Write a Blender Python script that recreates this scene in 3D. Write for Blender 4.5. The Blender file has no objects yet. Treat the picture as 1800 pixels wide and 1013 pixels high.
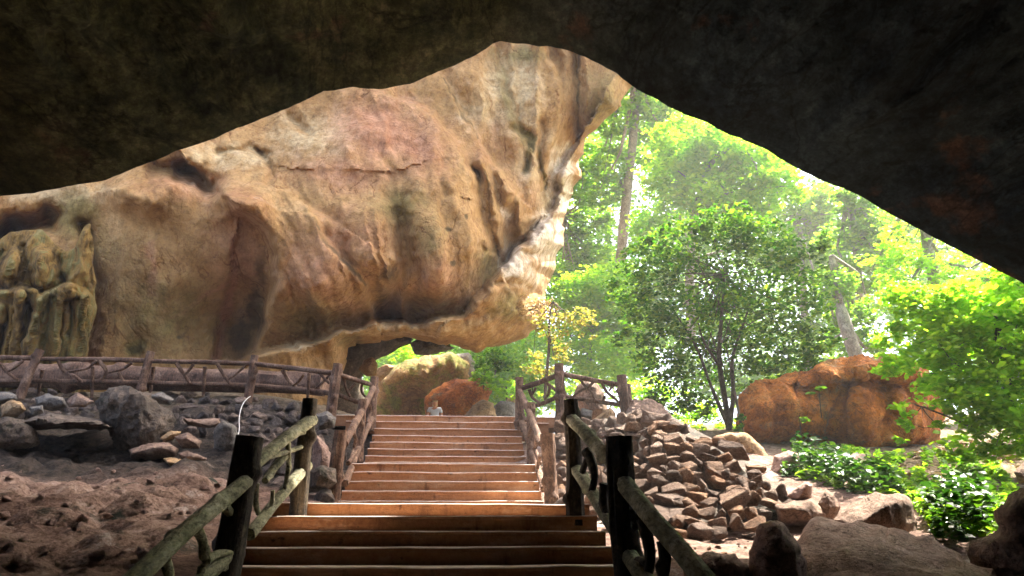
import bpy, bmesh, math, random
import numpy as np
from mathutils import Vector, Matrix
from mathutils.geometry import delaunay_2d_cdt

scene = bpy.context.scene
C = scene.collection
R = math.radians
rng = np.random.default_rng(7)

# ------------------------------------------------------------------ camera
F, PITCH, YAW = 1300.0, R(18.1), R(4.06)
cam_d = bpy.data.cameras.new('camera'); cam = bpy.data.objects.new('camera', cam_d); C.objects.link(cam)
cam_d.sensor_width = 36; cam_d.lens = 36 * F / 1800; cam_d.clip_start = 0.05; cam_d.clip_end = 2000
cam.rotation_euler = (math.pi / 2 + PITCH, 0, -YAW)
scene.camera = cam
_ct, _st, _cf, _sf = math.cos(PITCH), math.sin(PITCH), math.cos(YAW), math.sin(YAW)

def P(px, py, D):
    """A point at depth D (metres along the view axis) for a photo position."""
    px = np.asarray(px, float); py = np.asarray(py, float); D = np.asarray(D, float)
    u = (px - 900) / F * D; v = (506.5 - py) / F * D
    x, y, z = u, D * _ct - v * _st, D * _st + v * _ct
    return np.stack(np.broadcast_arrays(x * _cf + y * _sf, -x * _sf + y * _cf, z), -1)

# ------------------------------------------------------------------ light
SUN_EL, SUN_AZ = R(58), R(54)            # azimuth from +y towards +x
world = bpy.data.worlds.new('World'); scene.world = world; world.use_nodes = True
nt = world.node_tree; bg = nt.nodes['Background']
sky = nt.nodes.new('ShaderNodeTexSky'); sky.sky_type = 'NISHITA'; sky.sun_disc = False
sky.sun_elevation = SUN_EL; sky.sun_rotation = SUN_AZ; sky.dust_density = 4.0; sky.air_density = .6; sky.ozone_density = .3
nt.links.new(sky.outputs[0], bg.inputs[0]); bg.inputs[1].default_value = 0.15
sd = bpy.data.lights.new('sun', 'SUN'); sd.energy = 4.6; sd.angle = R(0.5); sd.color = (1, 0.93, 0.82)
sun = bpy.data.objects.new('sun', sd); C.objects.link(sun)
to_sun = Vector((math.sin(SUN_AZ) * math.cos(SUN_EL), math.cos(SUN_AZ) * math.cos(SUN_EL), math.sin(SUN_EL)))
sun.rotation_euler = to_sun.to_track_quat('Z', 'Y').to_euler(); sun.location = (20, 40, 60)
scene.view_settings.view_transform = 'Standard'; scene.view_settings.look = 'None'
scene.view_settings.exposure = 2.95; scene.view_settings.gamma = 1
scene.cycles.use_denoising = True
scene.cycles.max_bounces = 8; scene.cycles.diffuse_bounces = 5; scene.cycles.transparent_max_bounces = 8
scene.cycles.sample_clamp_indirect = 6

# ------------------------------------------------------------------ noise
def _h(i, j, k, s):
    n = (i * 374761393 + j * 668265263 + k * 2147483647 + s * 974634757) & 0xffffffff
    n = ((n ^ (n >> 13)) * 1274126177) & 0xffffffff
    n = ((n ^ (n >> 16)) * 2246822519) & 0xffffffff
    return ((n ^ (n >> 15)) & 0xffff) / 32767.5 - 1
def vn(p, s=0):
    p = np.asarray(p, float); i = np.floor(p).astype(np.int64); f = p - i; w = f * f * f * (f * (f * 6 - 15) + 10)
    r = 0
    for a in (0, 1):
        for b in (0, 1):
            for c in (0, 1):
                r = r + _h(i[..., 0] + a, i[..., 1] + b, i[..., 2] + c, s) * \
                    (w[..., 0] if a else 1 - w[..., 0]) * (w[..., 1] if b else 1 - w[..., 1]) * (w[..., 2] if c else 1 - w[..., 2])
    return r
def fbm(p, octv=4, s=0, gain=.5, ridge=False):
    r = 0; a = 1; t = 0
    for o in range(octv):
        n = vn(np.asarray(p) * 2 ** o + 13.7 * o, s + o)
        r = r + a * ((1 - 2 * np.abs(n)) if ridge else n); t += a; a *= gain
    return r / t

# ------------------------------------------------------------------ mesh helpers
def make_mesh(name, V, Fc, mats, smooth=True, sharp=None, midx=None):
    me = bpy.data.meshes.new(name)
    V = np.asarray(V, np.float32)
    if isinstance(Fc, np.ndarray):
        n, k = Fc.shape
        me.vertices.add(len(V)); me.vertices.foreach_set('co', V.ravel())
        me.loops.add(n * k); me.loops.foreach_set('vertex_index', Fc.astype(np.int32).ravel())
        me.polygons.add(n); me.polygons.foreach_set('loop_start', np.arange(0, n * k, k, dtype=np.int32))
        me.update(calc_edges=True)
    else:
        me.from_pydata([tuple(map(float, v)) for v in V], [], [list(map(int, f)) for f in Fc])
    for m in (mats if isinstance(mats, (list, tuple)) else [mats]): me.materials.append(m)
    me.polygons.foreach_set('use_smooth', [smooth] * len(me.polygons))
    if midx is not None: me.polygons.foreach_set('material_index', np.asarray(midx, np.int32))
    if sharp: me.set_sharp_from_angle(angle=R(sharp))
    me.update()
    return me
def props(o, label=None, cat=None, group=None, kind=None):
    if label: o['label'] = label
    if cat: o['category'] = cat
    if group: o['group'] = group
    if kind: o['kind'] = kind
    return o
def solo(name, V, Fc, mat, label=None, cat=None, group=None, kind=None, center=True, **k):
    V = np.asarray(V, float)
    c = np.array([V[:, 0].mean(), V[:, 1].mean(), V[:, 2].min()]) if center else np.zeros(3)
    o = bpy.data.objects.new(name, make_mesh(name, V - c, Fc, mat, **k)); C.objects.link(o); o.location = c
    return props(o, label, cat, group, kind)
def thing(name, label, cat, loc, group=None):
    o = bpy.data.objects.new(name, None); C.objects.link(o); o.location = Vector(loc); o.empty_display_size = .2
    return props(o, label, cat, group)
def part(name, V, Fc, mat, t, label=None, kind=None, **k):
    root = t
    while root.parent: root = root.parent
    off = np.array(root.location)
    o = bpy.data.objects.new(name, make_mesh(name, np.asarray(V, float) - off, Fc, mat, **k)); C.objects.link(o)
    o.parent = t
    return props(o, label, None, None, kind)
class MB:
    def __init__(s): s.V = []; s.F = []; s.n = 0
    def add(s, V, Fc):
        V = np.asarray(V, float); s.V.append(V); s.F += [[i + s.n for i in f] for f in Fc]; s.n += len(V)
    def out(s): return np.concatenate(s.V), s.F

def log(pts, rad, seed=0, seg=18, step=.07, rough=.10, knots=0):
    """A rough tapered log through pts: closed tube with grooves and knots."""
    pts = np.asarray(pts, float); rad = np.broadcast_to(np.asarray(rad, float), (len(pts),))
    L = np.r_[0, np.cumsum(np.linalg.norm(np.diff(pts, axis=0), axis=1))]
    n = max(4, int(L[-1] / step) + 1); s = np.linspace(0, L[-1], n)
    # smooth interpolation
    Q = np.stack([np.interp(s, L, pts[:, k]) for k in range(3)], 1)
    if len(pts) > 2:
        for _ in range(3): Q[1:-1] = (Q[:-2] + 2 * Q[1:-1] + Q[2:]) / 4
    r = np.interp(s, L, rad)
    T = np.gradient(Q, axis=0); T /= np.linalg.norm(T, axis=1)[:, None]
    ref = np.array([0, 0, 1.]) if abs(T[0, 2]) < .8 else np.array([1., 0, 0])
    A = np.cross(T, ref); A /= np.linalg.norm(A, axis=1)[:, None]; B = np.cross(T, A)
    th = np.linspace(0, 2 * np.pi, seg, endpoint=False)
    S, TH = np.meshgrid(s, th, indexing='ij')
    g = vn(np.stack([np.cos(TH) * 1.6, np.sin(TH) * 1.6, S * 1.6 + seed * 7.1], -1), seed) * rough + \
        vn(np.stack([np.cos(TH) * 4.5, np.sin(TH) * 4.5, S * 1.4 + seed * 3.3], -1), seed + 5) * rough * .9
    rr = r[:, None] * (1 + g)
    rs = np.random.default_rng(seed + 100)
    for _ in range(knots):
        ks = rs.uniform(.1, .9) * L[-1]; kt = rs.uniform(0, 6.28)
        d2 = ((S - ks) / (r.mean() * .55)) ** 2 + (np.angle(np.exp(1j * (TH - kt))) / .55) ** 2
        rr += r.mean() * .5 * np.exp(-d2)
    V = Q[:, None] + rr[..., None] * (np.cos(TH)[..., None] * A[:, None] + np.sin(TH)[..., None] * B[:, None])
    V = V.reshape(-1, 3); Fc = []
    for i in range(n - 1):
        for j in range(seg):
            k = (j + 1) % seg
            Fc.append([i * seg + j, i * seg + k, (i + 1) * seg + k, (i + 1) * seg + j])
    V = np.vstack([V, Q[0] - T[0] * r[0] * .12, Q[-1] + T[-1] * r[-1] * .12]); a, b = len(V) - 2, len(V) - 1
    for j in range(seg):
        k = (j + 1) % seg
        Fc.append([a, k, j]); Fc.append([b, (n - 1) * seg + j, (n - 1) * seg + k])
    return V, Fc

def inside(poly, q):
    x, y = q[:, 0], q[:, 1]; r = np.zeros(len(q), bool); n = len(poly)
    for i in range(n):
        x1, y1 = poly[i]; x2, y2 = poly[(i + 1) % n]
        c = ((y1 > y) != (y2 > y)); r ^= c & (x < (x2 - x1) * (y - y1) / (y2 - y1 + 1e-12) + x1)
    return r
def resample(poly, step):
    poly = np.asarray(poly, float); out = []
    for a, b in zip(poly, np.roll(poly, -1, 0)):
        n = max(1, int(np.linalg.norm(b - a) / step)); out += [a + (b - a) * k / n for k in range(n)]
    return np.array(out)
def dist_poly(poly, q):
    d = np.full(len(q), 1e9)
    for a, b in zip(poly, np.roll(poly, -1, 0)):
        ab = b - a; t = np.clip(((q - a) @ ab) / (ab @ ab + 1e-12), 0, 1)
        d = np.minimum(d, np.linalg.norm(q - a - t[:, None] * ab, axis=1))
    return d
def cdt(poly, pts):
    n = len(poly); vs = [Vector(map(float, p)) for p in poly] + [Vector(map(float, p)) for p in pts]
    ed = [(i, (i + 1) % n) for i in range(n)]
    v, e, f, *_ = delaunay_2d_cdt(vs, ed, [], 1, 1e-6)
    return np.array([tuple(x) for x in v]), [list(x) for x in f]
def vnormals(V, Fc):
    N = np.zeros_like(V)
    T = np.array([f[:3] for f in Fc]); n = np.cross(V[T[:, 1]] - V[T[:, 0]], V[T[:, 2]] - V[T[:, 0]])
    for k in range(3): np.add.at(N, T[:, k], n)
    return N / (np.linalg.norm(N, axis=1)[:, None] + 1e-12)

def rock_from_outline(outline, D, thick, seed=0, facets=9, res=None, rough=.05, jag=.012, tilt=0, lean=0, back=1.0, flute=0, feat=()):
    """A solid boulder with the given silhouette: front and back skins of a faceted dome."""
    rs = np.random.default_rng(seed); ol = np.asarray(outline, float)
    size = max(np.ptp(ol[:, 0]), np.ptp(ol[:, 1])); res = res or max(1.2, size / 46)
    c0 = ol.mean(0)
    b = resample(ol, res)
    for _ in range(2): b = (np.roll(b, 1, 0) + 2 * b + np.roll(b, -1, 0)) / 4
    d = b - c0; nn = np.stack([vn(np.c_[b / (size * .12), np.full(len(b), seed * 3.1)], seed), vn(np.c_[b / (size * .05), np.full(len(b), seed * 5.1)], seed + 1)], 1)
    b = b + d / np.linalg.norm(d, axis=1)[:, None] * ((nn[:, :1] + .5 * nn[:, 1:]) * jag * size)
    lo, hi = b.min(0), b.max(0)
    gx, gy = np.meshgrid(np.arange(lo[0], hi[0], res), np.arange(lo[1], hi[1], res * .87)); gx[1::2] += res / 2
    q = np.c_[gx.ravel(), gy.ravel()] + rs.uniform(-.18, .18, (gx.size, 2)) * res
    q = q[inside(b, q)]; dd = dist_poly(b, q); q = q[dd > res * .55]
    v, f = cdt(b, q)
    dd = dist_poly(b, v); dm = dd.max()
    seeds = v[rs.choice(np.flatnonzero(dd > dm * .25), facets)]
    def dome(dd): return np.sqrt(np.clip(1 - (1 - np.clip(dd / dm, 0, 1)) ** 2, 0, 1))
    out = []
    for side in (0, 1):
        ds = dist_poly(b, seeds); e = size * .02
        gxs = (dome(dist_poly(b, seeds + [e, 0])) - dome(dist_poly(b, seeds - [e, 0]))) / (2 * e)
        gys = (dome(dist_poly(b, seeds + [0, e])) - dome(dist_poly(b, seeds - [0, e]))) / (2 * e)
        h = dome(ds) * rs.uniform(.8, 1.05, len(ds))
        pl = h[None] + (v[:, None, 0] - seeds[None, :, 0]) * (gxs * rs.uniform(.5, 1.6, len(ds)) + rs.normal(0, .25, len(ds)) / size)[None] + \
            (v[:, None, 1] - seeds[None, :, 1]) * (gys * rs.uniform(.5, 1.6, len(ds)) + rs.normal(0, .25, len(ds)) / size)[None]
        edge = dome(dd * 3.0)
        t = np.minimum(pl.min(1), 1.05).clip(0.02) * .75 + dome(dd) * .25
        t = t * edge; t[dd < 1e-4] = 0
        out.append(t)
        seeds = v[rs.choice(np.flatnonzero(dd > dm * .25), facets)]
    sl = (v[:, 1] - c0[1]) / size * lean + (v[:, 0] - c0[0]) / size * tilt
    rim = dd < 1e-3
    fd = 0
    for pl, amp, wd, kind, Lf in feat:
        d_, s_ = pl_dist(v + np.stack([vn(np.c_[v / 14, v[:, :1] * 0], 3), vn(np.c_[v / 14, v[:, :1] * 0], 4)], 1) * 4, pl)
        fd = fd + (amp * np.exp(-(d_ / wd) ** 2) if kind == 'ridge' else amp * .6 * np.tanh(s_ * d_ / (wd * .55)) * np.exp(-d_ / Lf))
    Vf = P(v[:, 0], v[:, 1], D + sl - (out[0] * thick + fd * np.clip(dd / (size * .04), 0, 1)))
    Vb = P(v[:, 0], v[:, 1], D + sl + out[1] * thick * back + .02)
    n = len(v); idx = np.arange(n) + n; idx[rim] = np.flatnonzero(rim)
    V = np.vstack([Vf, Vb]); Fa = [x for x in f] + [[idx[i] for i in reversed(x)] for x in f]
    # orient front towards the camera
    a = f[len(f) // 2]; nrm = np.cross(Vf[a[1]] - Vf[a[0]], Vf[a[2]] - Vf[a[0]])
    if nrm @ Vf[a[0]] > 0: Fa = [x[::-1] for x in Fa]
    used = np.unique(np.concatenate([np.array(x) for x in Fa])); mp = -np.ones(len(V), int); mp[used] = np.arange(len(used))
    V = V[used]; Fa = [[int(mp[i]) for i in x] for x in Fa]
    N = vnormals(V, Fa); S = size * D / F
    disp = fbm(V / (S * .16), 4, seed, ridge=True) * rough * S * .5 + fbm(V / (S * .45), 3, seed + 9) * rough * S * .6
    if flute: disp = disp + fbm(V * np.array([1.1, 1.1, .35]), 4, seed + 4, ridge=True) * flute
    return V + N * disp[:, None], Fa
def rock(name, outline, D, thick, mat, label, cat='rock', group=None, **k):
    V, Fa = rock_from_outline(outline, D, thick, **k)
    return solo(name, V, Fa, mat, label, cat, group, sharp=48)

def stone_mesh(seed, mat, rough=.05):
    """A unit angular stone: a rounded hull of random points."""
    rs = np.random.default_rng(seed); bm = bmesh.new()
    for _ in range(15):
        p = rs.normal(size=3); p /= max(abs(p)) ** .75 * np.linalg.norm(p) ** .25
        bm.verts.new(p * .5 * rs.uniform(.82, 1.0))
    r = bmesh.ops.convex_hull(bm, input=bm.verts)
    bmesh.ops.delete(bm, geom=[v for v in bm.verts if not v.link_faces], context='VERTS')
    bmesh.ops.bevel(bm, geom=list(bm.edges) + list(bm.verts), offset=.035, segments=1, affect='EDGES', profile=.5)
    bmesh.ops.triangulate(bm, faces=bm.faces)
    bmesh.ops.subdivide_edges(bm, edges=bm.edges, cuts=2, use_grid_fill=True)
    bmesh.ops.triangulate(bm, faces=bm.faces)
    bm.verts.index_update()
    V = np.array([v.co for v in bm.verts]); Fa = [[v.index for v in f.verts] for f in bm.faces]; bm.free()
    N = vnormals(V, Fa)
    V = V + N * (fbm(V * 4 + seed * 3.7, 3, seed) * rough)[:, None]
    return make_mesh('stone', V, Fa, mat, sharp=40)

# ------------------------------------------------------------------ materials
def srgb(*c): return tuple((x / 12.92 if x <= .04045 else ((x + .055) / 1.055) ** 2.4) for x in c)
class NT:
    def __init__(s, name):
        s.m = bpy.data.materials.new(name); s.m.use_nodes = True; s.t = s.m.node_tree
        s.b = s.t.nodes['Principled BSDF']; s.o = s.t.nodes['Material Output']
        s.co = s.t.nodes.new('ShaderNodeTexCoord').outputs['Object']
    def n(s, ty, **k):
        x = s.t.nodes.new('ShaderNode' + ty)
        for a, b in k.items(): setattr(x, a, b)
        return x
    def l(s, a, b): s.t.links.new(a, b)
    def map(s, scale, loc=(0, 0, 0)):
        m = s.n('Mapping'); m.inputs['Scale'].default_value = scale; m.inputs['Location'].default_value = loc; s.l(s.co, m.inputs[0]); return m.outputs[0]
    def noise(s, scale, detail=6, rough=.6, co=None, dist=0):
        x = s.n('TexNoise'); x.inputs['Scale'].default_value = scale; x.inputs['Detail'].default_value = detail
        x.inputs['Roughness'].default_value = rough; x.inputs['Distortion'].default_value = dist
        s.l(co or s.co, x.inputs['Vector']); return x.outputs['Fac']
    def vor(s, scale, co=None, feature='F1'):
        x = s.n('TexVoronoi', feature=feature); x.inputs['Scale'].default_value = scale; s.l(co or s.co, x.inputs['Vector']); return x.outputs['Distance']
    def ramp(s, fac, stops):
        x = s.n('ValToRGB'); e = x.color_ramp.elements
        while len(e) < len(stops): e.new(.5)
        for el, (p, c) in zip(e, stops): el.position = p; el.color = (*c, 1) if len(c) == 3 else c
        s.l(fac, x.inputs[0]); return x.outputs[0]
    def mix(s, f, a, b, mode='MIX'):
        x = s.n('Mix', data_type='RGBA', blend_type=mode)
        for i, v in ((0, f), (6, a), (7, b)):
            if hasattr(v, 'is_linked'): s.l(v, x.inputs[i])
            else: x.inputs[i].default_value = v if i == 0 else (*v, 1)
        return x.outputs[2]
    def math(s, op, a, b=0):
        x = s.n('Math', operation=op)
        for i, v in ((0, a), (1, b)):
            if hasattr(v, 'is_linked'): s.l(v, x.inputs[i])
            else: x.inputs[i].default_value = v
        return x.outputs[0]
    def bump(s, h, strength, dist, prev=None):
        x = s.n('Bump'); x.inputs['Strength'].default_value = strength; x.inputs['Distance'].default_value = dist
        s.l(h, x.inputs['Height'])
        if prev: s.l(prev, x.inputs['Normal'])
        return x.outputs[0]
    def done(s, col, nrm=None, rough=.85, spec=.3):
        s.l(col, s.b.inputs['Base Color']) if hasattr(col, 'is_linked') else setattr(s.b.inputs['Base Color'], 'default_value', (*col, 1))
        if nrm: s.l(nrm, s.b.inputs['Normal'])
        if hasattr(rough, 'is_linked'): s.l(rough, s.b.inputs['Roughness'])
        else: s.b.inputs['Roughness'].default_value = rough
        s.b.inputs['Specular IOR Level'].default_value = spec
        return s.m
def rock_mat(name, dark, mid, light, scale=1.0, bump=.05, moss=None, moss_amt=.5, vary=False, spec=.25):
    m = NT(name); a = m.noise(1.3 * scale, 9, .65); b = m.noise(7 * scale, 6, .7); v = m.vor(5 * scale)
    f = m.math('ADD', m.math('MULTIPLY', a, .65), m.math('MULTIPLY', b, .35))
    col = m.ramp(f, [(.33, dark), (.5, mid), (.66, light)])
    if vary:
        oi = m.n('ObjectInfo'); h = m.n('HueSaturation'); m.l(col, h.inputs['Color'])
        m.l(m.math('ADD', m.math('MULTIPLY', oi.outputs['Random'], .7), .65), h.inputs['Value'])
        m.l(m.math('ADD', m.math('MULTIPLY', oi.outputs['Random'], .4), .75), h.inputs['Saturation']); col = h.outputs[0]
    if moss:
        g = m.ramp(m.noise(1.7 * scale, 7, .7, m.map((1, 1, 1), (5, 2, 9))), [(moss_amt, (0, 0, 0)), (min(1, moss_amt + .12), (1, 1, 1))])
        col = m.mix(g, col, moss)
    gr = m.ramp(m.noise(9 * scale, 6, .82, m.map((1, 1, 1.3), (2, 6, 4))), [(.30, (.45, .45, .45)), (.50, (.95, .95, .95)), (.70, (1.35, 1.33, 1.3))]); col = m.mix(1, col, gr, 'MULTIPLY')
    sp = m.ramp(m.noise(26 * scale, 4, .7), [(.34, (.42, .40, .38)), (.45, (1, 1, 1))])
    col = m.mix(.85, col, sp, 'MULTIPLY')
    kk = m.math('ABSOLUTE', m.math('SUBTRACT', m.noise(1.6 * scale, 6, .6, m.map((1, 1, 1.2), (8, 3, 5)), .5), .5)); col = m.mix(.75, col, m.ramp(kk, [(.0, (.25, .22, .2)), (.012, (1, 1, 1))]), 'MULTIPLY')
    n1 = m.bump(m.noise(4 * scale, 10, .68), 1, bump * 1.6)
    n2 = m.bump(m.noise(22 * scale, 6, .7), .8, bump * .4, n1)
    return m.done(col, n2, .88, spec)

def bark_mat(name, dark, mid, light, bump=.02, grain=(9, 9, 2)):
    m = NT(name); a = m.noise(3, 6, .6); b = m.noise(30, 5, .7)
    col = m.ramp(m.math('ADD', m.math('MULTIPLY', a, .6), m.math('MULTIPLY', b, .4)), [(.36, dark), (.5, mid), (.64, light)])
    g = m.noise(4, 6, .7, m.map(grain), .4); col = m.mix(1, col, m.ramp(g, [(.34, (.30, .28, .25)), (.48, (.95, .95, .95)), (.68, (1.45, 1.4, 1.3))]), 'MULTIPLY')
    lich = m.ramp(m.noise(5, 6, .75, m.map((1, 1, 1), (6, 2, 8))), [(.58, (0, 0, 0)), (.66, (1, 1, 1))]); col = m.mix(m.math('MULTIPLY', lich, .5), col, tuple(min(1, x * 1.5) for x in light))
    n0 = m.bump(g, 1, bump)
    n1 = m.bump(m.noise(12, 8, .7, dist=.6), .7, bump * .6, n0); n2 = m.bump(m.noise(60, 4, .6), .6, bump * .3, n1)
    return m.done(col, n2, .8, .25)
def leaf_mat(name, c1, c2, c3, trans=.5, rough=.55, spec=.25):
    m = NT(name); g = m.n('NewGeometry')
    col = m.ramp(g.outputs['Random Per Island'], [(.0, c1), (.5, c2), (1, c3)])
    big = m.ramp(m.noise(.7, 3, .5), [(.35, (.7, .7, .7)), (.65, (1.15, 1.15, 1.1))])
    col = m.mix(1, col, big, 'MULTIPLY')
    m.done(col, None, rough, spec)
    tr = m.n('BsdfTranslucent'); tc = m.mix(1, col, (1.25, 1.35, .55), 'MULTIPLY'); m.l(tc, tr.inputs[0])
    ms = m.n('MixShader'); ms.inputs[0].default_value = trans; m.l(m.b.outputs[0], ms.inputs[1]); m.l(tr.outputs[0], ms.inputs[2])
    m.l(ms.outputs[0], m.o.inputs[0])
    return m.m

# limestone of the big lit wall: mineral tints and painted fold shade carried by a colour attribute (r pink, g olive, b black stain, a = pale)
def wall_mat():
    m = NT('limestone_wall'); at = m.n('VertexColor', layer_name='stain_shade'); sep = m.n('SeparateColor'); m.l(at.outputs[0], sep.inputs[0])
    a = m.noise(.45, 9, .62); b = m.noise(2.6, 8, .66)
    st = m.noise(1.0, 7, .6, m.map((1.6, 1.6, .22)))
    f = m.math('ADD', m.math('MULTIPLY', a, .5), m.math('ADD', m.math('MULTIPLY', b, .25), m.math('MULTIPLY', st, .25)))
    col = m.ramp(f, [(.34, (.22, .110, .036)), (.45, (.36, .195, .067)), (.55, (.46, .270, .104)), (.68, (.62, .41, .185))])
    en = m.math('SUBTRACT', m.math('ADD', m.math('MULTIPLY', m.noise(1.5, 9, .7, m.map((1, 1, .5), (3, 3, 3))), .7), m.math('MULTIPLY', b, .3)), .5)
    at2 = m.n('VertexColor', layer_name='pale'); sep2 = m.n('SeparateColor'); m.l(at2.outputs[0], sep2.inputs[0])
    def w(sock, k=.9, sharp=2.4):
        x = m.math('ADD', m.math('MULTIPLY', m.math('ADD', m.math('MULTIPLY', sock, 1.3), m.math('SUBTRACT', m.math('MULTIPLY', en, 2.2), .55)), sharp), .5)
        return m.math('MULTIPLY', m.math('MAXIMUM', m.math('MINIMUM', x, 1), 0), k)
    col = m.mix(w(sep2.outputs[0], .85, 1.6), col, m.ramp(b, [(.35, (.44, .28, .115)), (.6, (.66, .50, .27))]))
    col = m.mix(w(sep.outputs[0], .88, 1.1), col, m.ramp(b, [(.35, (.36, .150, .070)), (.65, (.54, .275, .150))]))
    col = m.mix(w(sep.outputs[1], .8, 1.6), col, m.ramp(b, [(.35, (.10, .082, .020)), (.65, (.27, .205, .062))]))
    col = m.mix(w(sep2.outputs[1], .9, 1.6), col, m.ramp(b, [(.35, (.50, .37, .22)), (.6, (.80, .68, .50))]))
    col = m.mix(w(sep.outputs[2], .72, 1.9), col, (.045, .036, .014))
    sp = m.ramp(m.noise(14, 4, .7), [(.33, (.5, .45, .4)), (.45, (1, 1, 1))]); col = m.mix(.55, col, sp, 'MULTIPLY')
    ck = m.math('ABSOLUTE', m.math('SUBTRACT', m.noise(.42, 5, .55, m.map((1, 1, .7), (4, 1, 2)), .8), .5))
    ck2 = m.math('ABSOLUTE', m.math('SUBTRACT', m.noise(1.1, 4, .5, m.map((1.3, 1.3, .45), (1, 7, 2)), .5), .5))
    cr = m.ramp(ck, [(.0, (.45, .32, .22)), (.008, (1, 1, 1))]); cr2 = m.ramp(ck2, [(.0, (.72, .62, .54)), (.012, (1, 1, 1))])
    col = m.mix(m.ramp(m.noise(.5, 3, .5, m.map((1, 1, 1), (9, 9, 9))), [(.45, (0, 0, 0)), (.6, (1, 1, 1))]), col, m.mix(1, col, cr, 'MULTIPLY'))
    col = m.mix(.7, col, cr2, 'MULTIPLY')
    gr = m.ramp(m.noise(5.5, 7, .82, m.map((1, 1, .8), (2, 6, 4))), [(.32, (.58, .54, .50)), (.50, (1, 1, 1)), (.68, (1.22, 1.2, 1.16))]); col = m.mix(1, col, gr, 'MULTIPLY')
    pt = m.ramp(m.vor(2.4, m.map((1, 1, .7), (1, 2, 3))), [(.035, (.35, .27, .2)), (.06, (1, 1, 1))]); pm = m.ramp(m.noise(.8, 4, .6, m.map((1, 1, 1), (11, 2, 3))), [(.5, (0, 0, 0)), (.6, (1, 1, 1))]); col = m.mix(pm, col, m.mix(1, col, pt, 'MULTIPLY'))
    n0 = m.bump(m.ramp(ck, [(.0, (0, 0, 0)), (.03, (1, 1, 1))]), .35, .05)
    n1 = m.bump(m.noise(.9, 9, .6), 1, .22, n0); n2 = m.bump(m.noise(6, 8, .68), .9, .09, n1)
    return m.done(col, n2, .9, .2)
M = {}
M['wall'] = wall_mat()
def ceil_mat():
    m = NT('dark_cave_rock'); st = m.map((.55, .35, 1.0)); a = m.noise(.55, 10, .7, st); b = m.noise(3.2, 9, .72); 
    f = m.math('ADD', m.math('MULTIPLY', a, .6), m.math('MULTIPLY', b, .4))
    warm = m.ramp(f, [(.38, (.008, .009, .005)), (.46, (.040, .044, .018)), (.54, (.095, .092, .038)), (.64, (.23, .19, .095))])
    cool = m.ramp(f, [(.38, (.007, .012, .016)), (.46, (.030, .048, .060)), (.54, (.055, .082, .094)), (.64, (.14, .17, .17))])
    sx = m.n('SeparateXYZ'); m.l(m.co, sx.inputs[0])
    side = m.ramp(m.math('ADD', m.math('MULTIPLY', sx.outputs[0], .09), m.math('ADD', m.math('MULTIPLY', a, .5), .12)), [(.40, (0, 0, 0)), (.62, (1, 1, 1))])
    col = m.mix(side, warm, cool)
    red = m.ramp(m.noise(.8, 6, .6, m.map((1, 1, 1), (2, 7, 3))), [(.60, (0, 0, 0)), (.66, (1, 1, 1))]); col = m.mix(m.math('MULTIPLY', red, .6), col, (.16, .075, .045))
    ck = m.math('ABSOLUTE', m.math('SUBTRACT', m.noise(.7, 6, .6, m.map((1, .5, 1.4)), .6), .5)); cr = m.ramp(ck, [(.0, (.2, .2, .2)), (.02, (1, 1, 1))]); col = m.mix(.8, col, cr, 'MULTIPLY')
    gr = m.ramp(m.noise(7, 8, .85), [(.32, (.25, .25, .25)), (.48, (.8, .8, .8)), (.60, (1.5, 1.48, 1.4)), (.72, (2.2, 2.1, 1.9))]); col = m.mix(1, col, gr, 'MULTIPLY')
    n1 = m.bump(m.noise(1.2, 11, .7, st), 1, .6); n2 = m.bump(m.noise(8, 8, .75), 1, .16, n1)
    return m.done(col, n2, .85, .3)
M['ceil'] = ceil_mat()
M['ground'] = None
M['brown_rock'] = rock_mat('brown_rock', (.08, .05, .035), (.23, .145, .10), (.42, .30, .22), 1.4, .06)
M['stack'] = rock_mat('stacked_stone', (.10, .058, .036), (.27, .16, .10), (.42, .285, .19), 1.1, .12, vary=True)
M['dark_rock'] = rock_mat('dark_rock', (.035, .03, .025), (.12, .092, .068), (.29, .22, .16), 1.6, .07, (.04, .05, .03), .58)
M['grey_rock'] = rock_mat('grey_rock', (.07, .065, .055), (.18, .16, .135), (.34, .29, .23), 1.6, .06)
M['rubble'] = rock_mat('rubble_stone', (.06, .048, .038), (.21, .155, .12), (.42, .33, .26), 1.2, .12, vary=True)
M['orange_rock'] = rock_mat('orange_rock', (.15, .034, .006), (.62, .185, .020), (.74, .34, .085), .7, .30, (.27, .19, .09), .545)
M['mossy_rock'] = rock_mat('mossy_rock', (.13, .07, .025), (.32, .19, .065), (.46, .32, .13), .7, .14, (.22, .23, .04), .47)
M['tan_rock'] = rock_mat('tan_rock', (.20, .12, .05), (.40, .25, .12), (.52, .37, .21), 1.0, .06)
M['pink_rock'] = rock_mat('pinkish_rock', (.20, .12, .09), (.42, .275, .215), (.60, .45, .36), 1.2, .06)
def flow_mat():
    m = NT('flowstone'); st = m.map((2.6, 2.6, .22)); a = m.noise(1.0, 8, .65, st); b = m.noise(5, 7, .7)
    f = m.math('ADD', m.math('MULTIPLY', a, .7), m.math('MULTIPLY', b, .3))
    col = m.ramp(f, [(.36, (.035, .024, .007)), (.44, (.18, .10, .022)), (.5, (.36, .21, .05)), (.56, (.22, .18, .05)), (.66, (.52, .39, .16))])
    dk = m.ramp(m.noise(.9, 7, .7, m.map((1.5, 1.5, .4), (7, 1, 3))), [(.53, (1, 1, 1)), (.63, (.22, .19, .09))]); col = m.mix(.9, col, dk, 'MULTIPLY')
    n1 = m.bump(m.noise(2.0, 9, .65, st), 1, .22); n2 = m.bump(m.noise(9, 7, .7), .9, .06, n1)
    return m.done(col, n2, .8, .3)
M['flow'] = flow_mat()
M['log'] = bark_mat('log_concrete', (.04, .021, .012), (.125, .068, .041), (.26, .165, .11))
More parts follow.
